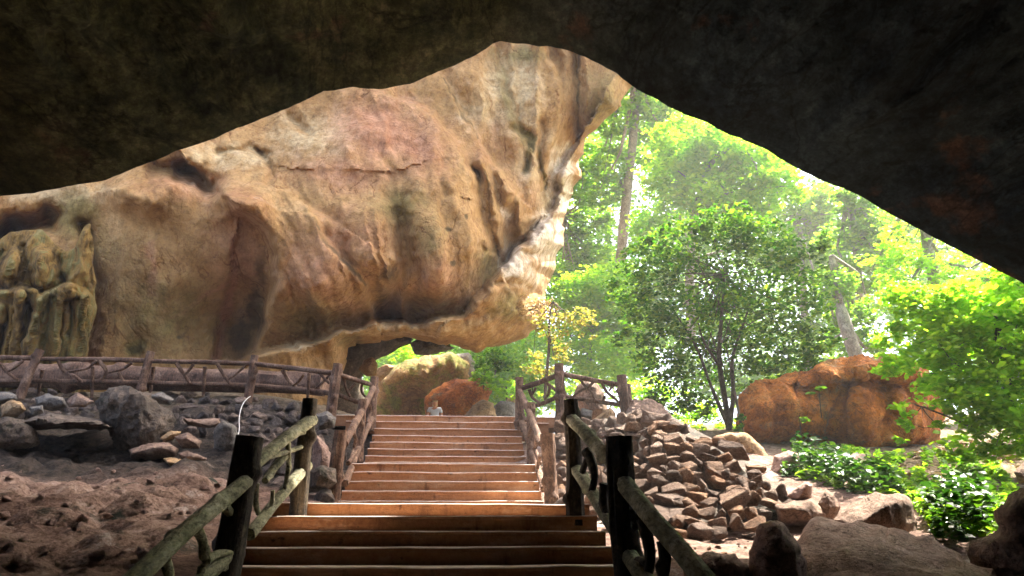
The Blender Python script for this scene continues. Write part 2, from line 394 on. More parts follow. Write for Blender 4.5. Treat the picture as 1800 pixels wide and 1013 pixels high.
M['log_pale'] = bark_mat('weathered_log_concrete', (.08, .08, .045), (.27, .26, .155), (.52, .50, .36), .02, (11, 1.3, 7))
M['log_dark'] = bark_mat('dark_log_concrete', (.012, .010, .008), (.045, .034, .024), (.13, .10, .065))
M['bark'] = bark_mat('tree_bark', (.04, .028, .018), (.095, .07, .048), (.18, .14, .10), .03)
M['bark_pale'] = bark_mat('pale_bark', (.10, .085, .065), (.22, .19, .15), (.36, .32, .26), .03)
M['leaf_dark'] = leaf_mat('dark_leaves', (.022, .085, .008), (.062, .175, .014), (.20, .29, .03), .52, .6, .25)
M['leaf_creeper'] = leaf_mat('creeper_leaves', (.015, .055, .010), (.035, .11, .014), (.10, .20, .02), .35, .35, .5)
M['leaf_mid'] = leaf_mat('mid_leaves', (.10, .24, .02), (.21, .39, .035), (.35, .49, .06), .6)
M['leaf_lime'] = leaf_mat('lime_leaves', (.17, .37, .02), (.31, .53, .04), (.47, .61, .06), .66)
M['leaf_gold'] = leaf_mat('golden_leaves', (.18, .20, .04), (.34, .27, .06), (.44, .36, .12), .5)
M['litter'] = leaf_mat('dry_leaf_litter', (.18, .10, .05), (.38, .24, .14), (.55, .42, .28), .15)
M['white'] = NT('white_plastic').done((.55, .52, .47), None, .6)

def step_mats():
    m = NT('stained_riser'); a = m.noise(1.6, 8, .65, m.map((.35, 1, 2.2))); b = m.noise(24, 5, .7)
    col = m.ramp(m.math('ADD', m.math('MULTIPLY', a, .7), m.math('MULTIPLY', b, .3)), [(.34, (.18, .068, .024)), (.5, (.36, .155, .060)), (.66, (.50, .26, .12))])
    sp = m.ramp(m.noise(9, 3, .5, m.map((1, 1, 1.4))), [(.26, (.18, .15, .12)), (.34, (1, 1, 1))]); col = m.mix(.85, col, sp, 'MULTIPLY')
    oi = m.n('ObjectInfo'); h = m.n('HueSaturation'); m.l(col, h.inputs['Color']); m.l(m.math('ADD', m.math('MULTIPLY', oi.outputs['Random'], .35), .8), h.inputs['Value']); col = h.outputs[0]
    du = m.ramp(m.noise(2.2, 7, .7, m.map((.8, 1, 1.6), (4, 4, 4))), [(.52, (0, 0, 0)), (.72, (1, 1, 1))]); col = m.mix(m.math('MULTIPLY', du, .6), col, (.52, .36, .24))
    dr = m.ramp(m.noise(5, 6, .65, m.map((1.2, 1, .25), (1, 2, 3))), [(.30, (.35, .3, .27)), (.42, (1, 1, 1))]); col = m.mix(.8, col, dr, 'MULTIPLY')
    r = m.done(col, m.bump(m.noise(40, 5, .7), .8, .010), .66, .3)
    m = NT('pale_tread'); col = m.ramp(m.noise(6, 7, .7), [(.35, (.42, .33, .26)), (.65, (.70, .60, .52))])  # paler tone for the tread tops and lips
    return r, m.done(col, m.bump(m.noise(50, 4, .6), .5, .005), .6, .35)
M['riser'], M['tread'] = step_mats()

def ground_mat():
    m = NT('cave_soil'); a = m.noise(.9, 9, .68); b = m.noise(9, 7, .7)
    f = m.math('ADD', m.math('MULTIPLY', a, .6), m.math('MULTIPLY', b, .4))
    col = m.ramp(f, [(.36, (.055, .034, .025)), (.45, (.20, .12, .086)), (.54, (.37, .245, .185)), (.66, (.62, .48, .40))])
    g = m.ramp(m.noise(1.1, 6, .7, m.map((1, 1, 1), (3, 8, 1))), [(.58, (0, 0, 0)), (.66, (1, 1, 1))])
    col = m.mix(g, col, (.035, .042, .028))
    pw = m.ramp(m.noise(1.6, 7, .75, m.map((1, 1, 1), (13, 1, 4))), [(.57, (0, 0, 0)), (.68, (1, 1, 1))]); col = m.mix(pw, col, (.62, .54, .48))
    sp = m.ramp(m.noise(26, 4, .7), [(.36, (.4, .36, .34)), (.47, (1, 1, 1))]); col = m.mix(.8, col, sp, 'MULTIPLY')
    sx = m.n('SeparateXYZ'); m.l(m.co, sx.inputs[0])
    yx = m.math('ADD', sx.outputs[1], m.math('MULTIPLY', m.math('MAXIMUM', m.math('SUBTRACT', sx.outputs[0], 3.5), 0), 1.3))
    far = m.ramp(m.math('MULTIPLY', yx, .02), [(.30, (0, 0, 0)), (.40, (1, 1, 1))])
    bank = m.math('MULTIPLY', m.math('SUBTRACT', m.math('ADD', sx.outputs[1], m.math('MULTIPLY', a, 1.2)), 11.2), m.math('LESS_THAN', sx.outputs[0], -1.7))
    bank = m.math('MAXIMUM', m.math('MINIMUM', bank, 1), 0); col = m.mix(bank, col, m.ramp(b, [(.4, (.020, .016, .013)), (.65, (.10, .075, .055))]))  # near-black soil tone paints in the shade between the rubble stones
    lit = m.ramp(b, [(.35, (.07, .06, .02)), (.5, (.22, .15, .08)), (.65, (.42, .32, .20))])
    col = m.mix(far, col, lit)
    n1 = m.bump(m.noise(3, 11, .72), 1, .20); n2 = m.bump(m.noise(18, 7, .75), 1, .05, n1)
    return m.done(col, n2, .92, .2)
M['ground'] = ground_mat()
# ================================================================== SETTING
def rbf_fit(X, y, lam=.02):
    d = np.linalg.norm(X[:, None] - X[None], axis=2); n = len(X)
    A = np.zeros((n + 3, n + 3)); A[:n, :n] = d - lam * np.eye(n); A[:n, n] = 1; A[:n, n + 1:] = X; A[n, :n] = 1; A[n + 1:, :n] = X.T
    w = np.linalg.solve(A, np.r_[y, 0, 0, 0])
    def ev(Q):
        out = np.zeros(len(Q))
        for i in range(0, len(Q), 20000):
            q = Q[i:i + 20000]
            out[i:i + 20000] = np.linalg.norm(q[:, None] - X[None], axis=2) @ w[:n] + w[n] + q @ w[n + 1:]
        return out
    return ev

# ---- ground sheet
GP = [  # photo px, py, depth
    (-500, 1000, 5), (-300, 860, 8), (0, 1013, 5), (200, 1013, 5.2), (330, 1013, 5.3), (0, 900, 7.5), (200, 895, 7.5), (350, 900, 7.6), (0, 812, 10.6), (210, 822, 10.6), (400, 838, 10.2),
    (0, 775, 12.4), (120, 818, 11.8), (140, 800, 13.0), (140, 780, 15.0), (90, 768, 15.0), (190, 772, 15.2), (140, 745, 15.6), (150, 730, 15.6), (250, 806, 12.2), (430, 800, 12.0), (-300, 720, 15.2), (0, 712, 15.3), (200, 712, 15.3), (420, 708, 15.3), (560, 765, 14.2), (540, 880, 9.6), (480, 960, 7.2),
    (-400, 700, 17.5), (0, 690, 17.5), (300, 690, 17.5), (560, 706, 17.5), (0, 690, 22), (300, 690, 22), (560, 700, 22),
    (1250, 1005, 6.2), (1260, 955, 8.0), (1180, 948, 8.6), (1110, 1030, 5.6), (1330, 930, 9), (1060, 960, 7.5),
    (1450, 900, 10.0), (1600, 895, 9.8), (1720, 910, 8.4), (1650, 838, 12.5), (1700, 792, 15.5), (1800, 792, 14.5), (1950, 850, 12),
    (1400, 838, 12.0), (1310, 800, 14.3), (1500, 795, 15.2), (1180, 760, 13.2), (1240, 748, 18.5), (1100, 752, 14.2), (1020, 760, 14.0), (985, 880, 10.4), (1280, 745, 20),
    (1600, 990, 6.6), (1750, 1050, 5.4), (1400, 1050, 5.6)]
W = np.array([P(*g) for g in GP])
XY = [[x, y] for x, y, _ in W]; ZZ = [z for *_, z in W]
for x, y, z in [(-.2, -12, -1.8), (-.2, 0, -1.7), (-.2, 4, -1.3), (-.2, 6, -.75), (-.2, 8, -.25), (-.2, 11, -.1), (-.2, 13, .45), (-.2, 15.2, 1.4), (-.2, 17.5, 1.9), (-.2, 21, 1.9), (-.6, 26, 2.72), (-1, 31, 4.0), (-4, 31, 4.0),
                (-9, 0, -1.6), (9, 0, -1.6), (-9, -12, -1.6), (9, -12, -1.6), (-14, 10, 1.2), (14, 8, 0.6), (3, 26, 2.9), (12, 26, 3.3), (0, 37, 4.6), (12, 35, 4.4), (30, 30, 5.5), (40, 60, 9), (0, 60, 6), (-40, 60, 9), (-30, 25, 3), (40, 0, 3), (-40, 0, 3), (0, 130, 12), (80, 130, 14), (-80, 130, 12), (80, 20, 6)]:
    XY.append([x, y]); ZZ.append(z)
gfit = rbf_fit(np.array(XY), np.array(ZZ), .06)
def gz(x, y):
    q = np.stack(np.broadcast_arrays(np.asarray(x, float), np.asarray(y, float)), -1).reshape(-1, 2)
    return gfit(q).reshape(np.shape(x))
def axis(lo, hi, a, b, fine):
    v = list(np.arange(a, b, fine)); s = fine
    x = b
    while x < hi: v.append(x); s *= 1.13; x += s
    v.append(hi); x = a; s = fine
    while x > lo: s *= 1.13; x -= s; v.insert(0, max(x, lo))
    return np.unique(v)
ax, ay = axis(-120, 120, -8.5, 10.5, .075), axis(-14, 150, 2.5, 19, .075)
GX, GY = np.meshgrid(ax, ay); Z = gz(GX, GY)
p3 = np.stack([GX, GY, GX * 0], -1)
off_st = np.clip((np.abs(GX + .2) - 1.6) / .8, 0, 1)            # rough beside the stairs, quiet below them
near = np.clip((20 - GY) / 6, 0, 1) * off_st; left = np.clip((-1.2 - GX) / 1.5, 0, 1)
Z = Z + near * (fbm(p3 * .55, 4, 3) * .16 + fbm(p3 * np.array([1.5, 1.9, 1]), 5, 4, ridge=True, gain=.55) * (.05 - .25 * left) + fbm(p3 * 6.5, 3, 8) * (.02 + .03 * left))
Z = Z + np.clip((GY - 18) / 10, 0, 1) * fbm(p3 * .12, 3, 5) * .7
nx, ny = len(ax), len(ay); I = np.arange(nx * ny).reshape(ny, nx)
quads = np.stack([I[:-1, :-1], I[:-1, 1:], I[1:, 1:], I[1:, :-1]], -1).reshape(-1, 4)
GV = np.stack([GX, GY, Z], -1).reshape(-1, 3)
from mathutils.bvhtree import BVHTree
GB = BVHTree.FromPolygons(GV.tolist(), quads.tolist(), all_triangles=False)
def ghit(px, py, default):
    d = Vector(P(px, py, 1.0)); h = GB.ray_cast(Vector((0, 0, 0)), d.normalized()); return default if h[0] is None else h[3] / d.length
def gdown(x, y, z0):
    h = GB.ray_cast(Vector((x, y, 40)), Vector((0, 0, -1))); return z0 if h[0] is None else h[0].z
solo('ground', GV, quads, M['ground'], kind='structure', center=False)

# ---- the big lit limestone wall
WC = [(-500, 500, 19.5), (-200, 500, 19.5), (0, 640, 19.6), (0, 400, 21), (100, 330, 21.3), (170, 520, 20.9), (300, 630, 20.6), (300, 520, 20.8), (300, 420, 20.9), (400, 520, 21.3), (300, 330, 20.4), (430, 355, 20.6), (380, 290, 22.6), (460, 630, 21.6), (450, 560, 21.7),
      (520, 420, 20.7), (560, 330, 21.6), (560, 500, 20.3), (550, 590, 21.5), (480, 270, 23.2), (560, 210, 24.2), (660, 230, 23.4), (640, 310, 22.4), (700, 190, 25), (650, 430, 20.9), (680, 500, 20.9), (670, 555, 22.6), (760, 400, 21.2), (770, 500, 21.1), (760, 550, 22.6), (830, 520, 22.6), (830, 440, 21.8), (740, 320, 22.6),
      (860, 470, 23.6), (820, 330, 23.6), (870, 380, 23.4), (850, 250, 25), (900, 300, 25.2), (820, 180, 25.6), (900, 130, 27), (920, 200, 26.2), (945, 300, 25.6), (960, 110, 27.4), (1000, 180, 26.6), (1060, 150, 27.2), (980, 330, 26.2), (940, 440, 25.4), (900, 490, 24.6), (850, 580, 23.4), (920, 570, 24.8), (740, 585, 23.2), (650, 590, 22.9), (500, 625, 21.6), (960, 480, 25.6),
      (0, 0, 24.5), (500, -100, 27), (900, -150, 29.5), (1200, -200, 30), (300, -350, 31), (1000, -350, 34), (0, 760, 19.4), (500, 760, 20.6), (-500, 760, 19.4), (-500, -350, 26)]
WC = np.array(WC, float); WD = rbf_fit(WC[:, :2], WC[:, 2], .5)
w_out = [(-500, 760), (-500, -800), (1600, -800), (1480, -350), (1270, -60), (1185, 60), (1140, 118), (1112, 152), (1082, 190), (1042, 235), (1024, 250), (1018, 290), (1007, 340), (997, 370), (990, 392), (986, 420), (972, 470), (966, 508), (952, 560), (932, 585), (905, 604), (850, 614), (800, 607), (760, 603), (720, 598), (680, 597), (640, 600), (612, 614), (604, 640), (590, 665), (560, 760)]  # out-of-view top raised and widened to keep the sun off the floor
# features: (polyline, amplitude m, width px, kind); 'step' = the side on the right of travel comes forward, 'ridge' = bulge (+ towards viewer)
WF = [
    ([(350, 300), (400, 350), (455, 395), (478, 440), (482, 500), (462, 560), (440, 640)], -1.5, 9, 'step', 95),
    ([(200, 330), (250, 318), (330, 322), (380, 338), (440, 352)], .55, 7, 'step', 60),
    ([(210, 335), (260, 352)], .75, 26, 'ridge', 0), ([(395, 352), (450, 358)], .8, 24, 'ridge', 0), ([(330, 300), (375, 320)], -.9, 16, 'ridge', 0), ([(270, 292), (330, 300)], -.8, 13, 'ridge', 0),
    ([(20, 420), (50, 395), (90, 385)], -1.6, 20, 'ridge', 0), ([(0, 430), (20, 405)], -1.4, 22, 'ridge', 0),
    ([(448, 625), (520, 612), (590, 585), (650, 566), (730, 568), (815, 552), (850, 515), (885, 470)], 1.7, 7, 'step', 70),
    ([(885, 470), (925, 430), (968, 380), (990, 300), (1020, 245)], 1.3, 7, 'step', 60),
    ([(700, 175), (760, 200), (810, 260), (838, 320), (850, 400), (880, 470)], .75, 8, 'step', 70),
    ([(845, 280), (862, 340), (880, 420), (885, 460)], .55, 9, 'ridge', 0), ([(880, 300), (905, 360), (915, 410)], .55, 10, 'ridge', 0), ([(835, 300), (842, 380), (850, 440)], -.5, 7, 'ridge', 0),
    ([(900, 345), (905, 395)], -.4, 6, 'ridge', 0),
    ([(690, 300), (640, 310), (560, 300)], .22, 22, 'step', 60), ([(690, 305), (760, 310), (810, 340)], -.25, 20, 'step', 60),
    ([(545, 375), (590, 440), (640, 500), (660, 560)], .55, 9, 'step', 60), ([(500, 330), (550, 370), (600, 400)], .35, 9, 'step', 50),
    ([(700, 380), (715, 450), (690, 520), (680, 565)], -.7, 12, 'ridge', 0), ([(740, 330), (760, 420), (770, 540)], .5, 30, 'ridge', 0), ([(640, 380), (650, 450)], .5, 34, 'ridge', 0),
    ([(800, 330), (830, 420), (825, 530)], .5, 22, 'ridge', 0),
    ([(460, 270), (480, 300), (470, 320)], -.5, 9, 'ridge', 0), ([(380, 265), (470, 265)], -.3, 7, 'ridge', 0), ([(510, 205), (545, 235)], -.3, 8, 'ridge', 0),
    ([(780, 130), (800, 180), (835, 240), (870, 290), (910, 340)], .6, 8, 'step', 50), ([(870, 85), (890, 160), (905, 215), (925, 250)], .5, 8, 'step', 45),
    ([(965, 85), (980, 140), (985, 230), (965, 300)], .9, 7, 'step', 50), ([(1010, 90), (1018, 150), (1020, 225)], -.7, 8, 'ridge', 0), ([(1060, 100), (1070, 180)], .5, 26, 'ridge', 0),
    ([(905, 225), (930, 245), (925, 300)], -.5, 9, 'ridge', 0), ([(955, 215), (950, 300), (960, 330)], -.45, 8, 'ridge', 0), ([(820, 140), (850, 170)], .5, 26, 'ridge', 0), ([(935, 170), (945, 250)], .35, 26, 'ridge', 0),
    ([(270, 440), (290, 520), (280, 640)], .3, 40, 'ridge', 0), ([(415, 420), (400, 520), (370, 640)], .25, 9, 'step', 40), ([(150, 400), (165, 500), (150, 640)], -.8, 14, 'ridge', 0),
    ([(700, 590), (800, 590), (880, 560)], .5, 16, 'ridge', 0), ([(900, 500), (940, 470), (975, 400)], .6, 18, 'ridge', 0), ([(870, 520), (930, 560)], .5, 22, 'ridge', 0), ([(925, 385), (985, 372)], .5, 8, 'ridge', 0),
    ([(900, 445), (960, 450)], -.4, 8, 'ridge', 0), ([(860, 500), (910, 495), (950, 520)], -.35, 7, 'ridge', 0),
]
def pl_dist(q, pl):
    """unsigned distance, signed side, and end falloff to a polyline"""
    d = np.full(len(q), 1e9); s = np.zeros(len(q))
    pl = np.asarray(pl, float)
    for a, b in zip(pl[:-1], pl[1:]):
        ab = b - a; t = np.clip(((q - a) @ ab) / (ab @ ab), 0, 1); w = q - a - t[:, None] * ab; dd = np.linalg.norm(w, axis=1)
        m = dd < d; d[m] = dd[m]; s[m] = np.sign(ab[0] * (q[m, 1] - a[1]) - ab[1] * (q[m, 0] - a[0]))
    return d, s
STEP = 3.4
b = resample(np.array(w_out, float), 4.0)
for _ in range(2): b = (np.roll(b, 1, 0) + 2 * b + np.roll(b, -1, 0)) / 4
vis = (b[:, 0] > 590) & (b[:, 1] > 60) & (b[:, 1] < 700)
b[vis] += np.stack([vn(np.c_[b / 22, b[:, :1] * 0], 2), vn(np.c_[b / 22, b[:, :1] * 0], 3)], 1)[vis] * 6 + np.stack([vn(np.c_[b / 9, b[:, :1] * 0], 4), vn(np.c_[b / 9, b[:, :1] * 0], 5)], 1)[vis] * 4.2
def grid(x0, x1, y0, y1, st):
    gx, gy = np.meshgrid(np.arange(x0, x1, float(st)), np.arange(y0, y1, st * .87)); gx[1::2] += st / 2
    return np.c_[gx.ravel(), gy.ravel()]
q = grid(-20, 1130, 60, 700, STEP); qo = grid(-500, 1600, -800, 760, 16)
qo = qo[(qo[:, 0] < -26) | (qo[:, 0] > 1136) | (qo[:, 1] < 54) | (qo[:, 1] > 704)]
q = np.vstack([q, qo]); q = q + rng.uniform(-.5, .5, q.shape); q = q[inside(b, q)]; q = q[dist_poly(b, q) > 2.4]
v, f = cdt(b, q)
dd = dist_poly(b, v); Dp = WD(v)
jit = np.stack([vn(np.c_[v / 26, v[:, :1] * 0 + 3], 21), vn(np.c_[v / 26, v[:, :1] * 0 + 8], 22)], 1) * 5 + np.stack([vn(np.c_[v / 9, v[:, :1] * 0 + 3], 23), vn(np.c_[v / 9, v[:, :1] * 0 + 8], 24)], 1) * 2.2
vj = v + jit
for pl, amp, wd, kind, L in WF:
    d, s = pl_dist(vj, pl)
    if kind == 'ridge': Dp -= amp * np.exp(-(d / wd) ** 2)
    else: Dp -= amp * .62 * np.tanh(s * d / (wd * .55)) * np.exp(-d / L)
# rounded outer edge on the visible silhouette
far_edge = (v[:, 0] > 570) & (v[:, 1] > -60)
sp_ = np.clip((v[:, 0] - 900) / 60, 0, 1) * np.clip((v[:, 1] - 220) / 40, 0, 1) * np.clip((540 - v[:, 1]) / 60, 0, 1)
rr = np.clip(1 - dd / (26 + 26 * sp_), 0, 1); Dp += np.where(far_edge, (1.5 + 2.6 * sp_) * (1 - np.sqrt(np.clip(1 - rr ** 2, 0, 1))), 0)
across = vj[:, 0] - .62 * (vj[:, 1] - 300) * np.clip((820 - vj[:, 0]) / 360, 0, 1) * np.clip((vj[:, 0] - 380) / 120, 0, 1)
fl = np.stack([across / 46, vj[:, 1] / 330, across * 0 + 1.5], 1); fl2 = np.stack([across / 19, vj[:, 1] / 150, across * 0 + 4.5], 1)
inn = np.clip(dd / 40, 0, 1)
inn = inn * np.clip(.35 + (vj[:, 0] - 440) / 60, .35, 1)
Dp -= inn * ((1 - np.abs(vn(fl, 51)) * 2) * .34 + inn * inn * (1 - np.abs(vn(fl2, 52)) * 2) * .10)
V0 = P(v[:, 0], v[:, 1], Dp)
soft = np.clip((fbm(V0 * .3, 2, 30) + .15) * 2.2, 0, 1)
soft = soft * np.clip(.25 + (vj[:, 0] - 440) / 80, .25, 1)
Dp -= fbm(V0 * .38, 3, 31) * .6 + fbm(V0 * np.array([1.0, 1.0, .55]), 3, 33, ridge=True) * .13 * soft + fbm(V0 * np.array([2.6, 2.6, .8]), 3, 35, ridge=True) * .07 * soft + fbm(V0 * 4, 3, 36) * (.012 + .03 * soft)
Vf = P(v[:, 0], v[:, 1], Dp); Vb = P(v[:, 0], v[:, 1], Dp + 3 + np.clip(dd / 60, 0, 1) * 4)
n = len(v); rim = [i for i in range(len(b))]
Fa = []
a0 = f[10]; nr = np.cross(Vf[a0[1]] - Vf[a0[0]], Vf[a0[2]] - Vf[a0[0]]); flip = nr @ Vf[a0[0]] > 0
Fa = [x[::-1] for x in f] if flip else f
nb = len(b)
vb, fb = cdt(b[::4], grid(-480, 1590, -790, 750, 60)[inside(b, grid(-480, 1590, -790, 750, 60))])
Vb = P(vb[:, 0], vb[:, 1], WD(vb) + 4.5); m4 = len(b[::4])
Fa = Fa + [[i + n for i in (x if flip else x[::-1])] for x in fb]
for i in range(nb):
    j = (i + 1) % nb; ki, kj = (i // 4) % m4 + n, (j // 4) % m4 + n
    fc = [i, j, kj] if ki == kj else [i, j, kj, ki]
    Fa.append(fc[::-1] if flip else fc)
wall = solo('cave_wall', np.vstack([Vf, Vb]), Fa, M['wall'], kind='structure', center=False, sharp=70)
# mineral stains, with some brightness and shade painted in: px, py, rx, ry, amount
def blobs(lst):
    o = np.zeros(len(v))
    for x, y, rx, ry, a in lst:
        o = np.maximum(o, a * np.clip(1.25 - np.hypot((vj[:, 0] - x) / rx, (vj[:, 1] - y) / ry), 0, 1))
    return o
def lines(lst):
    o = np.zeros(len(v))
    for pl, wd, a in lst:
        d, s = pl_dist(vj, pl); o = np.maximum(o, a * np.clip(1.3 - d / wd, 0, 1))
    return o
pink = np.maximum(blobs([(670, 230, 100, 80, .9), (620, 300, 140, 50, .6), (740, 260, 70, 70, .7), (420, 420, 60, 110, .6), (560, 480, 90, 100, .55), (760, 480, 60, 90, .5), (860, 250, 60, 60, .35), (330, 330, 110, 30, .45), (930, 330, 40, 50, .3), (620, 420, 110, 70, .45)]),
                  lines([([(410, 420), (412, 500), (380, 630)], 9, .8), ([(300, 560), (400, 500), (470, 470)], 4, .6), ([(265, 430), (270, 520)], 9, .6)]))
olive = np.maximum(blobs([(280, 560, 140, 90, .55), (190, 430, 60, 60, .4), (700, 360, 70, 60, .55), (750, 420, 60, 70, .5), (540, 560, 70, 50, .7), (130, 380, 55, 50, .8), (820, 560, 60, 40, .2), (860, 470, 30, 50, .6), (240, 610, 30, 18, .9), (925, 100, 60, 20, .6), (1060, 180, 50, 80, .55), (760, 540, 90, 40, .5), (900, 540, 60, 40, .6), (40, 450, 60, 60, .6), (620, 600, 40, 20, .6)]),
                   lines([([(870, 90), (900, 200), (925, 250)], 12, .5), ([(905, 220), (935, 250), (925, 300)], 9, .8), ([(950, 260), (962, 330)], 6, .7)]))
black = np.maximum(blobs([(448, 540, 22, 60, .8), (425, 588, 26, 40, .85), (458, 480, 14, 50, .5), (668, 520, 18, 34, .6), (680, 480, 22, 24, .5), (240, 612, 20, 9, .7), (318, 596, 8, 5, .8), (790, 405, 9, 5, 1), (795, 462, 7, 5, 1), (822, 380, 5, 5, 1), (150, 470, 10, 60, .8)]),
                   lines([([(548, 385), (590, 445), (640, 500)], 4, .6), ([(850, 300), (862, 380), (875, 450)], 3, .5), ([(780, 135), (805, 190), (838, 245)], 2.5, .5), ([(1016, 95), (1020, 225)], 4, .6)]))  # dark stains that also paint in part of the folds' shade
cream = blobs([(900, 160, 60, 90, .9), (930, 300, 30, 50, .7), (860, 200, 70, 60, .6), (560, 240, 120, 60, .6), (400, 275, 120, 30, .7), (110, 340, 110, 22, .8), (960, 360, 30, 60, .6), (350, 330, 60, 20, .4), (700, 580, 120, 14, .6), (520, 612, 50, 12, .6), (800, 575, 80, 20, .5)])  # cream stone, also painting the wall brighter where light comes in
white = np.maximum(blobs([(985, 320, 24, 70, 1.0), (960, 420, 40, 60, .9), (905, 460, 34, 34, .85), (930, 490, 30, 26, .6), (890, 380, 10, 22, .5), (1000, 280, 16, 40, .9)]), 0)
pc = np.zeros((len(wall.data.vertices), 4), np.float32); pc[:, 3] = 1; pc[:n, 0] = cream; pc[:n, 1] = white
ca = wall.data.color_attributes.new('pale', 'FLOAT_COLOR', 'POINT'); ca.data.foreach_set('color', pc.ravel())
cols = np.zeros((len(wall.data.vertices), 4), np.float32); cols[:, 3] = 1
cols[:n, 0], cols[:n, 1], cols[:n, 2] = pink, olive, black; cols[n:, 1] = .5
ca = wall.data.color_attributes.new('stain_shade', 'FLOAT_COLOR', 'POINT'); ca.data.foreach_set('color', cols.ravel())

# ---- dark ceiling of the chamber we stand in: an arch rim drawn back over the viewer
RIM = [(-900, 1250, 8), (-760, 900, 9), (-560, 560, 10.5), (-380, 410, 11.5), (-200, 360, 12), (0, 345, 12.5), (60, 340, 12.5), (120, 330, 12.5), (190, 318, 12.5), (240, 295, 12.5), (300, 270, 12.5), (380, 243, 12.6), (450, 215, 12.7), (520, 185, 12.8), (570, 163, 12.9), (620, 156, 13), (670, 161, 13), (720, 149, 13), (790, 121, 13), (840, 96, 13), (866, 79, 13), (880, 75, 13), (920, 81, 13), (960, 81, 13), (1000, 90, 13), (1050, 112, 12.9), (1112, 151, 12.8),
       (1180, 190, 12.7), (1250, 222, 12.6), (1330, 258, 12.5), (1400, 297, 12.3), (1470, 329, 12.1), (1520, 350, 12), (1560, 374, 11.9), (1620, 408, 11.7), (1700, 450, 11.4), (1800, 503, 11), (1900, 560, 10.6), (2050, 680, 10), (2300, 900, 9), (2500, 1300, 8)]
rp = np.array(RIM, float); L = np.r_[0, np.cumsum(np.hypot(*np.diff(rp[:, :2], axis=0).T))]
sN = np.unique(np.r_[np.linspace(0, L[-1], 420), L]); rx = np.stack([np.interp(sN, L, rp[:, k]) for k in range(3)], 1)
R0 = P(rx[:, 0], rx[:, 1], rx[:, 2] * (.795 + .055 * np.clip((rx[:, 0] - 1150) / 400, 0, 1)))
rows = []; nr_ = 75
for k in range(nr_):
    t = k / (nr_ - 1); row = R0.copy(); row[:, 1] = R0[:, 1] * (1 - t) + (-13) * t
    g = 1 + .22 * math.sin(min(1, t * 1.6) * math.pi / 2) - .75 * max(0, (t - .8) / .2) ** 2
    row[:, 0] = row[:, 0] * g; row[:, 2] = np.where(row[:, 2] > 0, row[:, 2] * g, row[:, 2])
    rows.append(row)
for (g, dy) in [(1.03, .15), (1.07, .35), (1.16, .4), (1.3, -.2), (1.5, -2), (1.75, -6), (2.0, -13)]:
    row = R0.copy(); row[:, 0] = row[:, 0] * g; row[:, 2] = np.where(row[:, 2] > 0, row[:, 2] * g, row[:, 2]); row[:, 1] += dy
    if dy == -13: row[:, 1] = -13
    rows.insert(0, row)
V = np.array(rows); nrw, nc = V.shape[:2]
cen = np.stack([np.zeros((nrw, nc)), V[..., 1], np.zeros((nrw, nc))], -1); rad = V - cen; rad /= np.linalg.norm(rad, axis=-1, keepdims=True)
w = np.clip(np.abs(np.arange(nrw) - 7) / 6, .0, 1)[:, None]
strat = np.array([.45, .28, .7])
dsp = w * (fbm(V * .22, 3, 41) * .9 + fbm(V * strat, 5, 42, ridge=True, gain=.6) * .85) + (.45 + .55 * w) * (fbm(V * 1.7, 3, 43, ridge=True) * .09 + fbm(V * 5, 3, 44) * .03)
# keep the underside outside the rim line
V = V + rad * (np.where(np.arange(nrw)[:, None] > 7, np.abs(dsp) * .9 + dsp * .1, dsp))[..., None]
I = np.arange(nrw * nc).reshape(nrw, nc); quads = np.stack([I[:-1, :-1], I[:-1, 1:], I[1:, 1:], I[1:, :-1]], -1).reshape(-1, 4)
Fl = quads.tolist(); Vl = V.reshape(-1, 3); cc = len(Vl); Vl = np.vstack([Vl, [0, -13, 1.0]])
Fl += [[I[-1, i], I[-1, i + 1], cc] for i in range(nc - 1)]
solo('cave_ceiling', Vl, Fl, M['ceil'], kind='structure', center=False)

# ================================================================== STAIRS
SX = -.22; SW = 2.9
def box(mb, x0, x1, y0, y1, z0, z1, wob=0, seed=0, nx=28):
    """box with a wavy front lip; returns via mb, front faces listed first"""
    xs = np.linspace(x0, x1, nx); wz = vn(np.c_[xs * 1.1, xs * 0 + seed * 3.7, xs * 0], seed) * wob + vn(np.c_[xs * 5, xs * 0 + seed * 3.7, xs * 0], seed + 3) * wob * .35
    rows = [np.c_[xs, xs * 0 + y0 + .012, xs * 0 + z0], np.c_[xs, xs * 0 + y0 + .012, z1 - .035 + wz], np.c_[xs, xs * 0 + y0, z1 - .03 + wz], np.c_[xs, xs * 0 + y0, z1 - .008 + wz], np.c_[xs, xs * 0 + y0 + .008, z1 + wz], np.c_[xs, xs * 0 + y1, z1 + wz * .5], np.c_[xs, xs * 0 + y1, xs * 0 + z0]]
    Vv = np.concatenate(rows); Fs = []; mi = []
    for r in range(len(rows) - 1):
        for i in range(nx - 1):
            Fs.append([r * nx + i, r * nx + i + 1, (r + 1) * nx + i + 1, (r + 1) * nx + i]); mi.append(1 if r in (3, 4) else 0)
    for i in (0, nx - 1):
        fc = [r * nx + i for r in range(len(rows))]; Fs.append(fc if i else fc[::-1]); mi.append(0)
    return Vv, Fs, mi
stairs = thing('staircase', 'broad brown stained staircase climbing towards the cave mouth', 'staircase', (SX, 5.0, -1.2))
def add_step(name, y0, y1, z1, h=.16, w=SW, x0=None, x1=None, seed=0):
    a, c = (SX - w / 2, SX + w / 2) if x0 is None else (x0, x1)
    Vv, Fs, mi = box(None, a, c, y0, y1, z1 - h - .06, z1, .010, seed)
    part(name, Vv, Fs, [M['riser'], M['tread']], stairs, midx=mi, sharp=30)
sd_ = 0
Y0, Z0 = 7.12, .237
for i in range(1, 9):
    sd_ += 1; add_step('step', Y0 - i * .375, Y0 - i * .375 + .385, Z0 - i * .1225, .12, seed=sd_)
add_step('landing', Y0, 11.28, Z0, .14, seed=40)
y2 = P(780, 864, 10.8)[1]
